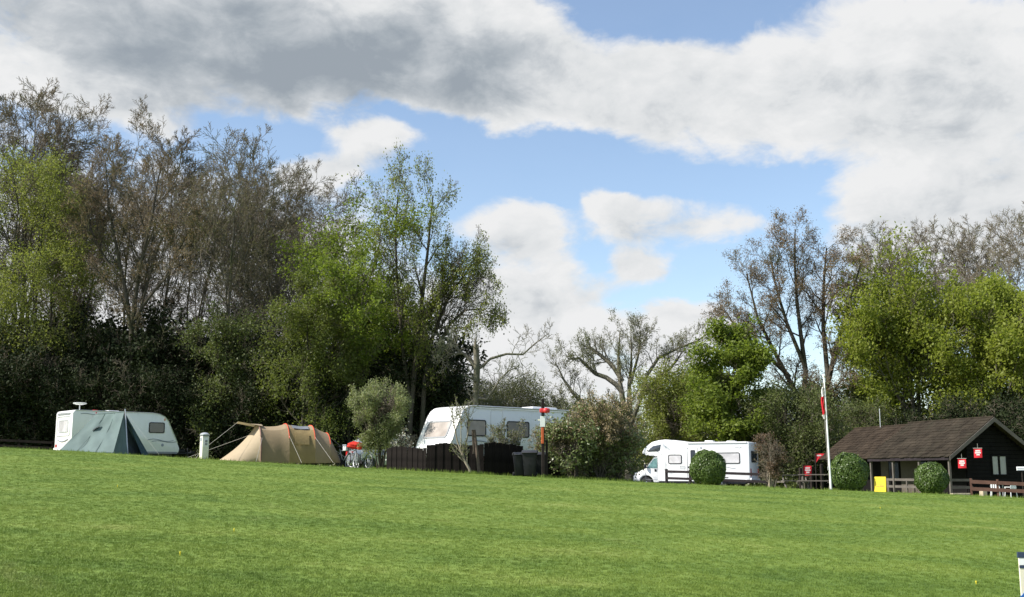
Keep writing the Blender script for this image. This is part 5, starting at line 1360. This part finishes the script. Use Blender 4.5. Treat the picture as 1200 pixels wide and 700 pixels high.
# ------------------------------------------------------------------ motorhome
def make_motorhome():
    D = 63.0
    pr = at_col(879, D)
    th = R(25)
    # local x from the cab (0) to the rear (L); placed so that the near rear corner stands at pr
    L, Wd = 6.9, 2.25
    dirx = np.array([math.cos(-th), math.sin(-th), 0])
    p = pr - dirx * L
    p[2] = float(gz(p[0] + 3, p[1] - 1)) - 0.12
    o = thing('motorhome', 'white coachbuilt motorhome with an overcab bed beyond the clipped bush', 'motorhome', p, -th)
    coach = [(1.45, 0.42), (1.45, 1.86), (0.78, 1.93), (0.56, 2.0), (0.52, 2.1), (0.62, 2.3), (0.85, 2.52), (1.15, 2.7), (1.5, 2.8), (1.95, 2.84), (2.5, 2.8), (3.1, 2.70), (3.4, 2.67), (L - 0.1, 2.67), (L, 2.6), (L, 0.5), (L - 0.1, 0.42)]
    B().prism(coach, 0, Wd).bevel(0.06, 2, 24).out('coach_body', M['white'], o, sm=True)
    cab = [(-0.05, 0.4), (-0.08, 0.72), (0.02, 0.86), (0.42, 1.05), (0.62, 1.12), (1.22, 1.84), (1.45, 1.9), (1.5, 1.9), (1.5, 0.36), (1.16, 0.36), (1.08, 0.6), (0.9, 0.73), (0.7, 0.76), (0.5, 0.72), (0.34, 0.58), (0.28, 0.36)]
    B().prism(cab, 0.09, Wd - 0.09).bevel(0.04, 2, 24).out('cab', M['white'], o, sm=True)
    B().box(-0.12, 0.2, 0.12, Wd - 0.12, 0.34, 0.58).bevel(0.06).out('bumper', M['grey'], o, sm=True)
    ang = math.atan2(0.72, 0.6)
    WS = Matrix.Translation((0.62, Wd / 2, 1.12)) @ Matrix(((0, math.cos(ang), -math.sin(ang), 0), (-1, 0, 0, 0), (0, math.sin(ang), math.cos(ang), 0), (0, 0, 0, 1)))
    B().slab(rrect(-0.86, 0.86, 0.06, 0.88, 0.08), -0.01, 0.014, WS).out('windscreen', M['glass_green'], o, sm=True)
    cs = side_at(0.09)
    cw = B().slab([(0.78, 1.18), (0.92, 1.38), (1.22, 1.74), (1.40, 1.78), (1.42, 1.18)], -0.005, 0.014, cs).out('cab_window', M['glass_green'], o)
    B().ring([(0.70, 0.5), (0.66, 1.1), (0.88, 1.42), (1.2, 1.8), (1.44, 1.83), (1.44, 0.5)], [(0.72, 0.52), (0.68, 1.1), (0.9, 1.4), (1.21, 1.78), (1.42, 1.81), (1.42, 0.52)], 0, 0.006, cs).out('cab_door', M['grey'], o)
    B().box(1.24, 1.36, 0.06, 0.09, 0.98, 1.12).out('door_handle', M['plastic'], o)
    mr = B().box(0.66, 0.78, -0.16, 0.0, 1.16, 1.42).bevel(0.03).tube([(0.76, 0.09, 1.22), (0.72, -0.05, 1.26)], 0.025, 6).out('wing_mirror', M['plastic'], o, sm=True)
    for y in (0.3, Wd - 0.3):
        B().box(-0.02, 0.28, y - 0.16, y + 0.16, 0.78, 0.93).bevel(0.04).out('headlight', M['lens'], o, sm=True)
    B().box(-0.1, 0.0, Wd / 2 - 0.4, Wd / 2 + 0.4, 0.64, 0.78).bevel(0.02).out('grille', M['plastic'], o)
    ss = side_at(0)
    f = B().slab([(0.86, 2.14), (1.02, 2.34), (1.22, 2.47), (1.68, 2.55), (1.62, 2.22), (1.5, 2.16)], -0.01, 0.024, ss).bevel(0.01).out('overcab_window', M['glass'], o, sm=True)
    window(o, 2.12, 2.94, 1.42, 1.96, ss, 'glass_pale')
    window(o, 4.95, 6.35, 1.42, 2.06, ss, 'glass_pale')
    d = B().ring(rrect(3.25, 3.9, 0.5, 2.36, 0.07), rrect(3.275, 3.875, 0.525, 2.335, 0.06), 0, 0.014, ss).out('door', M['grey'], o)
    B().slab(rrect(3.46, 3.74, 1.5, 2.22, 0.05), -0.01, 0.02, ss).out('door_window', M['glass'], d)
    B().box(3.3, 3.42, -0.04, 0, 1.18, 1.28).bevel(0.01).out('door_handle', M['plastic'], d)
    B().slab(rrect(4.02, 4.16, 2.3, 2.38, 0.02), 0, 0.02, ss).out('awning_light', M['decal'], o)
    g = B().ring(rrect(2.8, 3.14, 1.12, 1.32, 0.02), rrect(2.82, 3.12, 1.14, 1.30, 0.02), 0, 0.012, ss)
    for k in range(4): g.box(2.82, 3.12, -0.012, 0, 1.15 + k * 0.04, 1.165 + k * 0.04)
    g.out('fridge_vent', M['trim'], o)
    B().ring(rrect(1.95, 3.1, 0.9, 2.5, 0.08), rrect(1.965, 3.085, 0.915, 2.485, 0.07), 0, 0.006, ss).out('panel_line', M['trim'], o)
    pts = [(5.1 + i * 0.14, -0.008, 1.2 + 0.05 * math.sin(i * 0.7)) for i in range(8)]
    B().tube(pts, 0.014, 4).out('swoosh', M['decal'], o)
    B().tube([(6.1 + i * 0.05, -0.008, 2.34 + 0.03 * math.sin(i)) for i in range(8)], 0.014, 4).out('badge', M['decal'], o)
    B().box(1.6, L - 0.15, -0.012, 0.0, 0.44, 0.60).out('skirt', M['whiteplastic'], o)
    B().box(1.5, L - 0.3, 0.2, Wd - 0.2, 0.3, 0.42).out('chassis', M['chassis'], o)
    B().tube([(3.3, -0.03, 2.62), (L - 0.15, -0.03, 2.62)], 0.045, 8).out('awning_case', M['white'], o, sm=True)
    B().box(4.1, 4.6, 0.8, 1.3, 2.67, 2.78).bevel(0.04).out('roof_light', M['whiteplastic'], o, sm=True)
    B().box(5.4, 5.9, 0.8, 1.3, 2.67, 2.75).bevel(0.03).out('roof_light', M['whiteplastic'], o, sm=True)
    # rear
    RE = Matrix.Translation((L, 0, 0)) @ Matrix(((0, 0, 1, 0), (1, 0, 0, 0), (0, 1, 0, 0), (0, 0, 0, 1)))
    window(o, 0.4, Wd - 0.4, 1.5, 2.15, RE, 'glass')
    for y in (0.12, Wd - 0.26):
        B().slab(rrect(y, y + 0.14, 0.7, 1.15, 0.04), -0.01, 0.03, RE).out('tail_light', M['redlens'], o, sm=True)
    B().slab(rrect(0.02, Wd - 0.02, 0.45, 0.62, 0.04), -0.01, 0.07, RE).out('rear_bumper', M['whiteplastic'], o, sm=True)
    for x in (0.72, 5.2):
        wheel(o, x, 0.2, 0.33); wheel(o, x, Wd - 0.2, 0.33)
    B().box(4.75, 5.65, -0.006, 0.0, 0.42, 0.66).bevel(0.002).out('wheel_arch', M['plastic'], o)
make_motorhome()

# ------------------------------------------------------------------ rail fences
def rail_fence(name, label, pts, ph, rails, m, postw=0.1, rh=0.09, sp=1.8, group=None):
    a = np.array(pts[0], float)
    o = thing(name, label, 'fence', a, 0, group)
    for q0, q1 in zip(pts, pts[1:]):
        q0 = np.array(q0); q1 = np.array(q1)
        L = np.linalg.norm((q1 - q0)[:2]); n = max(1, round(L / sp)); ang = math.atan2(q1[1] - q0[1], q1[0] - q0[0])
        for i in range(n + 1):
            q = q0 + (q1 - q0) * i / n
            z = float(gz(q[0], q[1])) - a[2]; mt = Matrix.Translation((q[0] - a[0], q[1] - a[1], z)) @ Matrix.Rotation(ang, 4, 'Z')
            if i > 0 or np.allclose(q0, pts[0]): B().box(-postw / 2, postw / 2, -postw / 2, postw / 2, -0.15, ph, mt).out('post', m, o)
            if i < n:
                qn = q0 + (q1 - q0) * (i + 1) / n; zn = float(gz(qn[0], qn[1])) - a[2]
                for zz in rails:
                    b = B(); off = -postw / 2 - 0.022
                    c, s = math.cos(ang), math.sin(ang)
                    A = [Vector((q[0] - a[0] - s * off, q[1] - a[1] + c * off, z + zz)), Vector((qn[0] - a[0] - s * off, qn[1] - a[1] + c * off, zn + zz))]
                    w = Vector((-s * 0.02, c * 0.02, 0))
                    d = (A[1] - A[0]).normalized() * 0.002
                    vs = [b.bm.verts.new(e + sg * w + Vector((0, 0, up))) for e in (A[0] + d, A[1] - d) for sg in (-1, 1) for up in (-rh / 2, rh / 2)]
                    for f in ((0, 1, 3, 2), (4, 6, 7, 5), (0, 4, 5, 1), (2, 3, 7, 6), (0, 2, 6, 4), (1, 5, 7, 3)): b.bm.faces.new([vs[k] for k in f])
                    b.out('rail', m, o)
    return o
rail_fence('rail_fence', 'low dark brown rail fence in front of the motorhome', [at_col(781, 54), at_col(838, 51.5), at_col(899, 50.6)], 0.74, (0.62, 0.30), M['rail'], 0.1, 0.12, 1.7)
rail_fence('rail_fence', 'red brown two rail fence in front of the hut gable', [at_col(1137, 47.6), at_col(1168, 47.2), at_col(1212, 46.8)], 0.76, (0.62, 0.32), M['redrail'], 0.09, 0.15, 1.1)
rail_fence('rail_fence', 'dim rail fence in the shade at the far left', [at_col(-20, 60.5), at_col(60, 60.5)], 1.0, (0.9, 0.6, 0.3), M['fence'], 0.11, 0.13, 1.7)

# ------------------------------------------------------------------ flagpole
def make_flag():
    p = at_col(973, 46.5)
    o = thing('flagpole', 'white flagpole leaning slightly on the lawn edge', 'flagpole', p, 0, rot=(0, R(-1.0), 0))
    B().tube([(0, 0, -0.1), (0, 0, 2.4), (0, 0, 4.75)], 0.048, 12, 0.028).out('pole', M['polewhite'], o, sm=True)
    bm = B().lathe([(0.01, 4.75), (0.05, 4.76), (0.065, 4.8), (0.05, 4.85), (0.01, 4.87)], None, 12).out('finial', M['polewhite'], o, sm=True)
    B().tube([(-0.07, -0.01, 4.55), (-0.085, -0.01, 2.6), (-0.075, -0.01, 0.9)], 0.006, 4).out('halyard', M['rope'], o)
    B().box(-0.08, -0.05, -0.03, 0.03, 0.85, 1.0).out('cleat', M['trim'], o)
    B().lathe([(0.05, 0), (0.11, 0.0), (0.11, 0.03), (0.065, 0.06)], None, 14).out('base_collar', M['grey'], o)
    f = thing('flag', 'limp red and white flag hanging from the flagpole', 'flag', p + np.array([-0.08, 0, 0]), 0)
    def strip(z0, z1, w0, w1, nm, m, ph):
        rows = []
        for i in range(13):
            t = i / 12; z = z0 + (z1 - z0) * t; w = w0 + (w1 - w0) * t
            rows.append([np.array([-0.05 - w * j / 8 * (0.85 + 0.15 * math.sin(5 * t + ph)), 0.055 * math.sin(j * 1.5 + 3 * t + ph), z - 0.05 * (j / 8)]) for j in range(9)])
        B().grid(rows).out(nm, m, f, sm=True)
    strip(4.35, 3.95, 0.07, 0.12, 'white_part', M['whitecloth'], 0.3)
    strip(3.95, 3.2, 0.12, 0.11, 'red_part', M['redcloth'], 0.5)
    strip(3.2, 3.02, 0.11, 0.05, 'white_tail', M['whitecloth'], 1.0)
make_flag()

# ------------------------------------------------------------------ hut
def make_hut():
    r = ray(1155.6, 490); D = 54.0
    A = np.array([r[0] * D, D, EYE + r[2] * D])                  # apex of the near gable
    ang = R(15)
    gnd = float(gz(A[0], A[1]))
    o = thing('hut', 'dark timber pavilion hut with a shingled roof and veranda', 'hut', (A[0], A[1], gnd), ang)
    H = A[2] - gnd
    # local: x to the right (across the gable), y away along the ridge, z up
    Lr, Lf = 6.3, 11.6
    sl = 0.72
    def roof(name, y0, y1, xl, xr, lift, m, steps=11):
        """two slopes of overlapping courses of single shingles; xl, xr eaves left and right"""
        ro = link(name, None, o)
        return ro
    rng = np.random.default_rng(8)
    def slope(y0, y1, xe, side, zr, m, name, slp):
        """board sheet with courses of shingles on it"""
        b = B()
        n = 13
        ln = math.hypot(xe, xe * slp)
        ca, sa = xe / ln, xe * slp / ln
        def P(s, y, t):                                            # s down the slope, t outwards
            return Vector((side * (s * ca + t * sa), y, zr - s * sa + t * ca))
        def slab(s0, s1, ya, yb, t0, t1, t2):
            # underside at t0, top rises from t1 (upper edge) to t2 (lower edge)
            v = [b.bm.verts.new(q) for q in (P(s0, ya, t0), P(s0, yb, t0), P(s1, yb, t0), P(s1, ya, t0), P(s0, ya, t1), P(s0, yb, t1), P(s1, yb, t2), P(s1, ya, t2))]
            for f in ((0, 1, 2, 3), (7, 6, 5, 4), (0, 4, 5, 1), (1, 5, 6, 2), (2, 6, 7, 3), (3, 7, 4, 0)): b.bm.faces.new([v[k] for k in f])
        slab(0.0, ln, y0, y1, 0.0, 0.05, 0.05)
        base = b.out(name, m, o)
        b = B()
        for i in range(n):
            s0 = ln * i / n; s1 = ln * (i + 1) / n + 0.03
            y = y0
            while y < y1 - 0.02:
                w = rng.uniform(0.22, 0.42); ye = min(y1, y + w)
                j = rng.uniform(-0.012, 0.02)
                slab(s0, s1 + rng.uniform(-0.02, 0.03), y + 0.006, ye - 0.006, 0.052, 0.056 + abs(j) * 0.3, 0.075 + max(0, j))
                y = ye
        b.out('shingles', m, base, kind='stuff')
        return base
    eR = 2.62
    zl = H - 0.03
    slope(-0.55, Lr, eR, -1, zl, M['shingle'], 'roof', sl)
    slope(-0.55, Lr, eR, 1, zl, M['shingle'], 'roof', sl)
    slope(Lr + 0.002, Lf, 2.5, -1, zl - 0.10, M['shingle_brown'], 'roof', sl)
    slope(Lr + 0.002, Lf, 2.5, 1, zl - 0.10, M['shingle_brown'], 'roof', sl)
    B().tube([(0, -0.57, H + 0.03), (0, Lr, H + 0.03)], 0.06, 6).out('ridge_cap', M['shingle'], o, sm=True)
    B().tube([(0, Lr + 0.02, H - 0.07), (0, Lf, H - 0.07)], 0.06, 6).out('ridge_cap', M['shingle_brown'], o, sm=True)
    ez = zl - eR * sl
    # verge boards and fascia
    for s in (-1, 1):
        b = B()
        v = []
        for yy in (-0.59, -0.556):
            for (x, z) in ((0, zl + 0.05), (s * eR, ez + 0.05), (s * eR, ez - 0.14), (0, zl - 0.17)): v.append(b.bm.verts.new((x, yy, z)))
        for f in ((0, 1, 2, 3), (7, 6, 5, 4), (0, 4, 5, 1), (1, 5, 6, 2), (2, 6, 7, 3), (3, 7, 4, 0)): b.bm.faces.new([v[k] for k in f])
        b.out('verge_board', M['greyrail'], o)
        B().box(s * eR - 0.02, s * eR + 0.02, -0.5, Lr, ez - 0.13, ez + 0.005).out('fascia', M['rail'], o)
    # walls: horizontal dark boards on the gable, each its own piece
    xw, xv = 2.2, 1.25                                            # right wall, veranda side wall
    nb = 14
    me = None
    def zroof(x): return zl - abs(x) * sl - 0.03
    z = 0.0; k = 0
    while z < H - 0.25:
        h = 0.19
        xr = min(xw, (zl - 0.03 - (z + h)) / sl); xl = -min(xv, xr)
        if xr > 0.05:
            B().box(xl, xr, -0.02 - 0.012 * (k % 2), 0.04, z, z + h - 0.006).bevel(0.012, 1).out('wall_board', M['log'], o)
        z += h; k += 1
    B().box(-xv + 0.03, xw - 0.03, 0.045, 0.1, -0.1, 1.9).out('wall', M['log'], o)
    B().slab([(-xv, 1.9), (-xv, zroof(xv)), (0, zroof(0)), (xw, zroof(xw)), (xw, 1.9)], -0.1, -0.045, SIDE).out('wall', M['log'], o)
    B().box(xw - 0.08, xw, 0.1, Lf, -0.1, zroof(xw) - 0.02).out('wall', M['log'], o)
    B().box(-xv, -xv + 0.08, 0.1, Lf, -0.1, zroof(xv) - 0.02).out('wall', M['log'], o)
    B().box(-xv + 0.08, xw - 0.08, Lf - 0.08, Lf, -0.1, 2.0).out('wall', M['log'], o)
    # gable window with two white blinds
    f = B().ring(rrect(0.08, 0.98, 1.05, 2.05, 0.01, 1), rrect(0.14, 0.92, 1.11, 1.99, 0.01, 1), 0.0, 0.06, side_at(-0.02)).box(0.47, 0.57, -0.075, -0.02, 1.1, 2.0).out('window', M['log'], o)
    for a, c in ((0.14, 0.46), (0.58, 0.92)):
        B().box(a, c, -0.045, -0.035, 1.12, 1.98).out('blind', M['blind'], f)
    # veranda side: wall panels, window, doors, posts, rail, planters
    X0 = -xv - 0.012
    for ya, yb, m in ((0.1, 1.1, 'log'), (1.1, 2.4, 'log'), (3.9, 5.4, 'hutwall'), (6.5, 7.2, 'hutwall')):
        B().box(X0, X0 + 0.012, ya, yb - 0.01, 0.0, 1.9).out('wall_panel', M[m], o)
    w = B().box(X0 - 0.03, X0 + 0.012, 5.45, 6.45, 0.85, 1.85).out('window', M['log'], o)
    for a in (5.53, 5.99):
        B().box(X0 - 0.04, X0 - 0.028, a, a + 0.4, 0.92, 1.78).out('pane', M['glass'], w)
    d = B().box(X0 - 0.03, X0 + 0.012, 2.5, 3.7, 0.0, 1.88).out('door', M['log'], o)
    B().box(X0 - 0.04, X0 - 0.028, 2.62, 3.02, 0.9, 1.75).out('pane', M['glass_pale'], d)
    B().box(X0 - 0.04, X0 - 0.028, 3.14, 3.56, 0.9, 1.75).out('pane', M['glass'], d)
    XE = -eR + 0.12
    for y in (-0.35, 2.0, 4.2, 6.2):
        B().box(XE - 0.05, XE + 0.05, y - 0.05, y + 0.05, -0.1, ez - 0.01).out('veranda_post', M['greyrail'], o)
    for y0, y1 in ((2.07, 4.13), (4.27, 5.1)):
        for z in (0.85, 0.5):
            B().box(XE - 0.02, XE + 0.02, y0, y1, z - 0.06, z + 0.06).out('veranda_rail', M['greyrail'], o)
        B().box(XE - 0.03, XE + 0.03, (y0 + y1) / 2 - 0.04, (y0 + y1) / 2 + 0.04, 0, 0.8).out('baluster', M['greyrail'], o)
    for z in (0.85, 0.5):
        B().box(XE + 0.06, -xv - 0.02, -0.37, -0.33, z - 0.06, z + 0.06).out('veranda_rail', M['greyrail'], o)
    B().box(XE - 0.1, -xv - 0.01, -0.5, Lr, -0.15, 0.06).out('veranda_floor', M['greyrail'], o)
    B().box(XE - 0.2, XE + 0.8, -0.72, -0.52, -0.1, 0.24).bevel(0.02).out('plinth', M['stone'], o)
    B().box(-0.95, -0.7, -0.62, -0.35, -0.1, 0.36).bevel(0.02).out('plinth', M['stone'], o)
    B().tube([(-0.1, 8.8, H - 0.1), (-0.1, 8.8, H + 0.95)], 0.022, 6).out('flue', M['trim'], o)
    return o, A, ang, gnd, H, ez, eR
hut, HA, hang, hg, HH, hez, heR = make_hut()
def hutp(x, y, z):
    c, s = math.cos(hang), math.sin(hang)
    return np.array([HA[0] + x * c - y * s, HA[1] + x * s + y * c, hg + z])
def banner(label, p, rz, tri=False, w=0.36, h=0.42, pole=None):
    """red advertising flag with rows of white print"""
    o = thing('red_flag', label, 'flag', p, rz, 'red flags around the hut')
    rows = []
    for i in range(7):
        t = i / 6
        ww = w * (1 - t) if tri else w
        rows.append([np.array([w * 0.0 + ww * j / 6, 0.025 * math.sin(4 * j / 6 + 3 * t), -h * t]) for j in range(7)])
    B().grid(rows).out('cloth', M['redcloth'], o, sm=True)
    for k, (a, c) in enumerate(((0.2, 0.8), (0.15, 0.85), (0.3, 0.7)) if not tri else ((0.1, 0.6),)):
        z = -h * (0.22 + 0.22 * k)
        for s in (-0.034, 0.034):
            B().grid([[np.array([w * (a + (c - a) * i / 4), s, z + dz]) for dz in (-0.035, 0.035)] for i in range(5)]).out('lettering', M['whitecloth'], o)
    if pole:
        B().tube([(-0.03, 0, 0.08), (-0.03, 0, -pole)], 0.03, 6).out('pole', M['postdark'], o)
    else:
        B().tube([(-0.02, 0.0, 0.03), (w + 0.02, 0.0, 0.03)], 0.012, 5).tube([(w * 0.5, 0, 0.03), (w * 0.5, 0, 0.25)], 0.006, 4).out('cord', M['rope'], o)
    return o
banner('red flag hanging at the veranda corner below the roof edge', hutp(-2.3, -0.72, 1.83), hang - R(40))
banner('red flag hanging higher on the gable beneath the verge board', hutp(-1.4, -0.74, 2.32), hang - R(40))
p = at_col(942, 52); banner('square red flag on a post left of the hut', p + np.array([0, 0, 1.12]), 0, False, 0.36, 0.46, 1.2)
p = at_col(957, 54); banner('red pennant on a post beside the left end of the hut roof', p + np.array([0, 0, 1.78]), 0, True, 0.42, 0.42, 1.85)

# picnic tables left of the hut
def picnic(label, loc, rz):
    o = thing('picnic_table', label, 'picnic table', loc, rz, 'picnic tables left of the hut')
    for k in range(5): B().box(-0.8, 0.8, -0.36 + k * 0.147, -0.24 + k * 0.147, 0.7, 0.74).out('plank', M['greyrail'], o)
    for s in (-1, 1):
        for k in range(2): B().box(-0.8, 0.8, s * 0.62 - 0.125 + k * 0.13, s * 0.62 - 0.005 + k * 0.13, 0.42, 0.46).out('seat_plank', M['greyrail'], o)
        B().box(s * 0.55 - 0.03, s * 0.55 + 0.03, -0.72, 0.72, 0.35, 0.42).out('bearer', M['greyrail'], o)
        for t in (-1, 1):
            B().tube([(s * 0.6, t * 0.25, 0.7), (s * 0.6, t * 0.7, 0.0)], 0.045, 4).out('leg', M['greyrail'], o)
picnic('picnic table between the purplish shrub and the red flag post', at_col(927, 55), R(12))
picnic('picnic table nearest the flagpole in front of the hut', at_col(957, 51), R(-20))
for X, D, h, lb in ((938, 53.5, 1.0, 'dark wooden post at the picnic tables, left of the red flag'), (951, 53, 1.1, 'dark wooden post between the red flag and pennant'), (963, 53, 1.2, 'dark wooden post just left of the flagpole')):
    o = thing('wooden_post', lb, 'post', at_col(X, D), R(20), 'posts by the picnic tables')
    B().box(-0.06, 0.06, -0.06, 0.06, -0.1, h).bevel(0.01).out('shaft', M['postdark'], o)
    B().lathe([(0.02, h), (0.085, h), (0.085, h + 0.03), (0.01, h + 0.07)], Matrix.Rotation(PI / 4, 4, 'Z'), 4).out('cap', M['postdark'], o)
# yellow A-board
p = at_col(1031, 46.4)
o = thing('yellow_sign', 'yellow board sign standing on the grass in front of the hut', 'sign', p, R(-30))
for s in (-1, 1):
    mt = Matrix.Translation((0, s * 0.12, 0)) @ Matrix.Rotation(s * 0.15, 4, 'X')
    f = B().box(-0.235, 0.235, -0.012, 0.012, 0.02, 0.66, mt).bevel(0.006, 1).out('board', M['yellow'], o)
    if s == -1:
        for k, (a, c, z, hh) in enumerate(((-0.17, 0.17, 0.60, 0.02), (-0.15, -0.02, 0.22, 0.05), (0.0, 0.15, 0.22, 0.07), (-0.15, 0.16, 0.31, 0.03))):
            B().box(a, c, -0.016, -0.011, z, z + hh, mt).out('lettering', M['print'], f)
# white chairs behind the red brown fence
def chair(label, loc, rz):
    o = thing('garden_chair', label, 'chair', loc, rz, 'white garden chairs by the hut gable')
    B().box(-0.22, 0.22, -0.22, 0.22, 0.41, 0.44).bevel(0.012).out('seat', M['whiteplastic'], o, sm=True)
    b = B()
    for k in range(4): b.box(-0.2 + k * 0.11, -0.13 + k * 0.11, 0.2, 0.22, 0.46, 0.84)
    b.box(-0.23, 0.23, 0.195, 0.225, 0.84, 0.9).out('backrest', M['whiteplastic'], o)
    for x in (-0.2, 0.2):
        for y in (-0.2, 0.2): B().tube([(x, y, 0.42), (x * 1.15, y * 1.15, 0)], 0.022, 6).out('leg', M['whiteplastic'], o)
        B().box(x - 0.025, x + 0.025, -0.22, 0.22, 0.62, 0.65).box(x - 0.02, x + 0.02, -0.21, -0.17, 0.44, 0.62).out('armrest', M['whiteplastic'], o)
    return o
chair('white garden chair behind the red brown rails, left one', at_col(1165, 49.6), R(150)).scale = (0.8,) * 3
chair('white garden chair behind the red brown rails, right one', at_col(1183, 50.2), R(200)).scale = (0.8,) * 3
def roundtable(label, loc):
    o = thing('garden_table', label, 'table', loc)
    B().lathe([(0.02, 0.7), (0.38, 0.7), (0.4, 0.72), (0.38, 0.74), (0.02, 0.74)], None, 18).out('tabletop', M['whiteplastic'], o, sm=True)
    B().tube([(0, 0, 0.7), (0, 0, 0.05)], 0.03, 8).lathe([(0.02, 0), (0.25, 0), (0.22, 0.04), (0.03, 0.08)], None, 14).out('pedestal', M['grey'], o, sm=True)
roundtable('round white table between the garden chairs by the hut', at_col(1174, 50.6))
p = at_col(1197, 52)
o = thing('white_sign', 'white sign on a post at the right edge beyond the hut gable', 'sign', p, R(-10))
B().box(-0.2, 0.26, -0.02, 0.02, 1.32, 1.5).bevel(0.008).out('board', M['notice'], o)
B().tube([(0.04, 0.05, -0.1), (0.04, 0.05, 1.45)], 0.035, 6).out('post', M['postdark'], o)
for z in (1.41, 1.34): B().box(-0.17, 0.2, -0.024, -0.019, z - 0.02, z + 0.015).out('lettering', M['decal'], o)

# board sign at the lower right, close to the camera
def make_board():
    D = 10.0
    r = ray(1192, 648)
    x0 = r[0] * D + 0.01; zt = EYE + r[2] * D
    g = float(gz(x0, D))
    o = thing('notice_board', 'cream A-board sign with a navy band on the near grass', 'sign', (x0, D, g), R(-4))
    H = zt - g
    for s in (0, 1):
        mt = Matrix.Translation((0, 0.14 * s, 0)) @ (Matrix.Rotation(-0.10 if s == 0 else 0.10, 4, 'X') if False else Matrix())
        f = B().box(0.0 if s == 0 else 0.16, 0.6, 0.0 , 0.018, 0.03, H if s == 0 else H - 0.03, mt).bevel(0.004, 1).out('board', M['boardcream'], o)
        if s == 0:
            B().box(-0.006, 0.606, -0.008, 0.022, H - 0.042, H + 0.006).out('top_band', M['navy'], o)
            B().box(0.003, 0.597, -0.004, 0.0, H - 0.105, H - 0.044).out('white_band', M['notice'], f)
            B().box(0.0, 0.6, -0.005, 0.0, H - 0.132, H - 0.108).out('navy_band', M['navy'], f)
            # red words, a blue device and crossed lines below it
            for k, w in enumerate((0.03, 0.022, 0.03, 0.018, 0.03, 0.026)):
                B().box(0.035 + k * 0.045, 0.035 + k * 0.045 + w, -0.005, 0.0, H - 0.315, H - 0.285).out('lettering', M['redprint'], f)
            B().slab([(0.06 + 0.075 * math.cos(a * PI / 8), H - 0.40 + 0.055 * math.sin(a * PI / 8) * (1.3 if a % 2 else 0.9)) for a in range(16)], 0.0, 0.005, SIDE).out('emblem', M['blue'], f)
            B().slab([(0.09 + 0.02 * math.cos(a * PI / 5), H - 0.395 + 0.016 * math.sin(a * PI / 5)) for a in range(10)], 0.0055, 0.009, SIDE).out('emblem_spot', M['notice'], f)
            for (a, c) in (((0.02, H - 0.47), (0.14, H - 0.55)), ((0.02, H - 0.55), (0.14, H - 0.47)), ((0.14, H - 0.52), (0.3, H - 0.49))):
                B().tube([(a[0], -0.004, a[1]), (c[0], -0.004, c[1])], 0.005, 4).out('line', M['navy'], f)
            B().slab([(0.28 + 0.22 * u, H - 0.56 + 0.05 * v) for u, v in ((0, 0), (1, 0), (1, 1), (0.5, 1.6), (0, 1))], 0.0, 0.004, SIDE).out('lower_print', M['navy'], f)
    for x in (0.12, 0.55):
        B().tube([(x, 0.08, 0.0), (x, 0.08, H - 0.05)], 0.012, 5).out('leg', M['steel'], o)
make_board()

# unmown grass at the feet of the fence, bins, shrubs, tents and posts along the brow
def rough_grass():
    rng = np.random.default_rng(31)
    pts = []
    def along(a, b, n, w):
        u = rng.random(n)[:, None]
        q = np.array(a[:2]) * (1 - u) + np.array(b[:2]) * u + rng.normal(0, w, (n, 2))
        pts.append(q)
    along(fa, fb, 500, 0.12); along(fb, fc, 800, 0.12); along(fc, fd, 900, 0.14)
    for X, D, n, w in ((446, 46.2, 300, 0.35), (672, 42.4, 500, 0.6), (703, 42.6, 600, 0.6), (730, 42.8, 400, 0.5), (637, 40.4, 160, 0.15), (238, 47.4, 160, 0.2), (973, 46.4, 120, 0.15), (830, 46.8, 260, 0.4), (995, 46.8, 260, 0.4), (1091, 47.2, 240, 0.35), (902, 48.6, 300, 0.4), (562, 40.5, 120, 0.12), (552, 40.3, 120, 0.12)):
        c = at_col(X, D); pts.append(c[:2] + rng.normal(0, w, (n, 2)))
    along(at_col(781, 53.8), at_col(838, 51.3), 350, 0.15); along(at_col(838, 51.3), at_col(899, 50.4), 350, 0.15); along(at_col(1137, 47.4), at_col(1212, 46.7), 500, 0.15)
    along(at_col(0, 49), at_col(400, 48), 1500, 0.8); along(at_col(920, 49), at_col(1130, 49), 700, 0.6)
    q = np.concatenate(pts); n = len(q)
    base = np.column_stack([q, gz(q[:, 0], q[:, 1]) - 0.01])
    h = rng.uniform(0.05, 0.17, n); a = rng.random(n) * 6.28; w = rng.uniform(0.006, 0.014, n); la = rng.random(n) * 6.28; ln = rng.random(n) * 0.07
    side = np.column_stack([np.cos(a) * w, np.sin(a) * w, 0 * a])
    tip = base + np.column_stack([np.cos(la) * ln, np.sin(la) * ln, h])
    V = np.stack([base - side, base + side, tip], 1).reshape(-1, 3)
    link('rough_grass', mesh_np('rough_grass', V, [np.arange(3 * n).reshape(n, 3)]), None, M['blade'], 'stuff')
rough_grass()

# dandelions dotted over the near grass
rng = np.random.default_rng(12)
vs = []; fs = []
for i in range(5):
    y = 10 + 20 * rng.random() ** 1.3; x = (rng.random() * 2 - 1) * y * 0.46
    z = float(gz(x, y)) + 0.045
    k = len(vs)
    for j in range(7): vs.append((x + 0.009 * math.cos(j * 2 * PI / 7), y + 0.009 * math.sin(j * 2 * PI / 7), z))
    vs.append((x, y, z + 0.009)); vs.append((x, y, z - 0.05))
    for j in range(7): fs.append((k + j, k + (j + 1) % 7, k + 7)); fs.append((k + (j + 1) % 7, k + j, k + 8))
me = bpy.data.meshes.new('dandelions'); me.from_pydata(vs, [], fs)
link('dandelions', me, None, M['petal'], 'stuff')
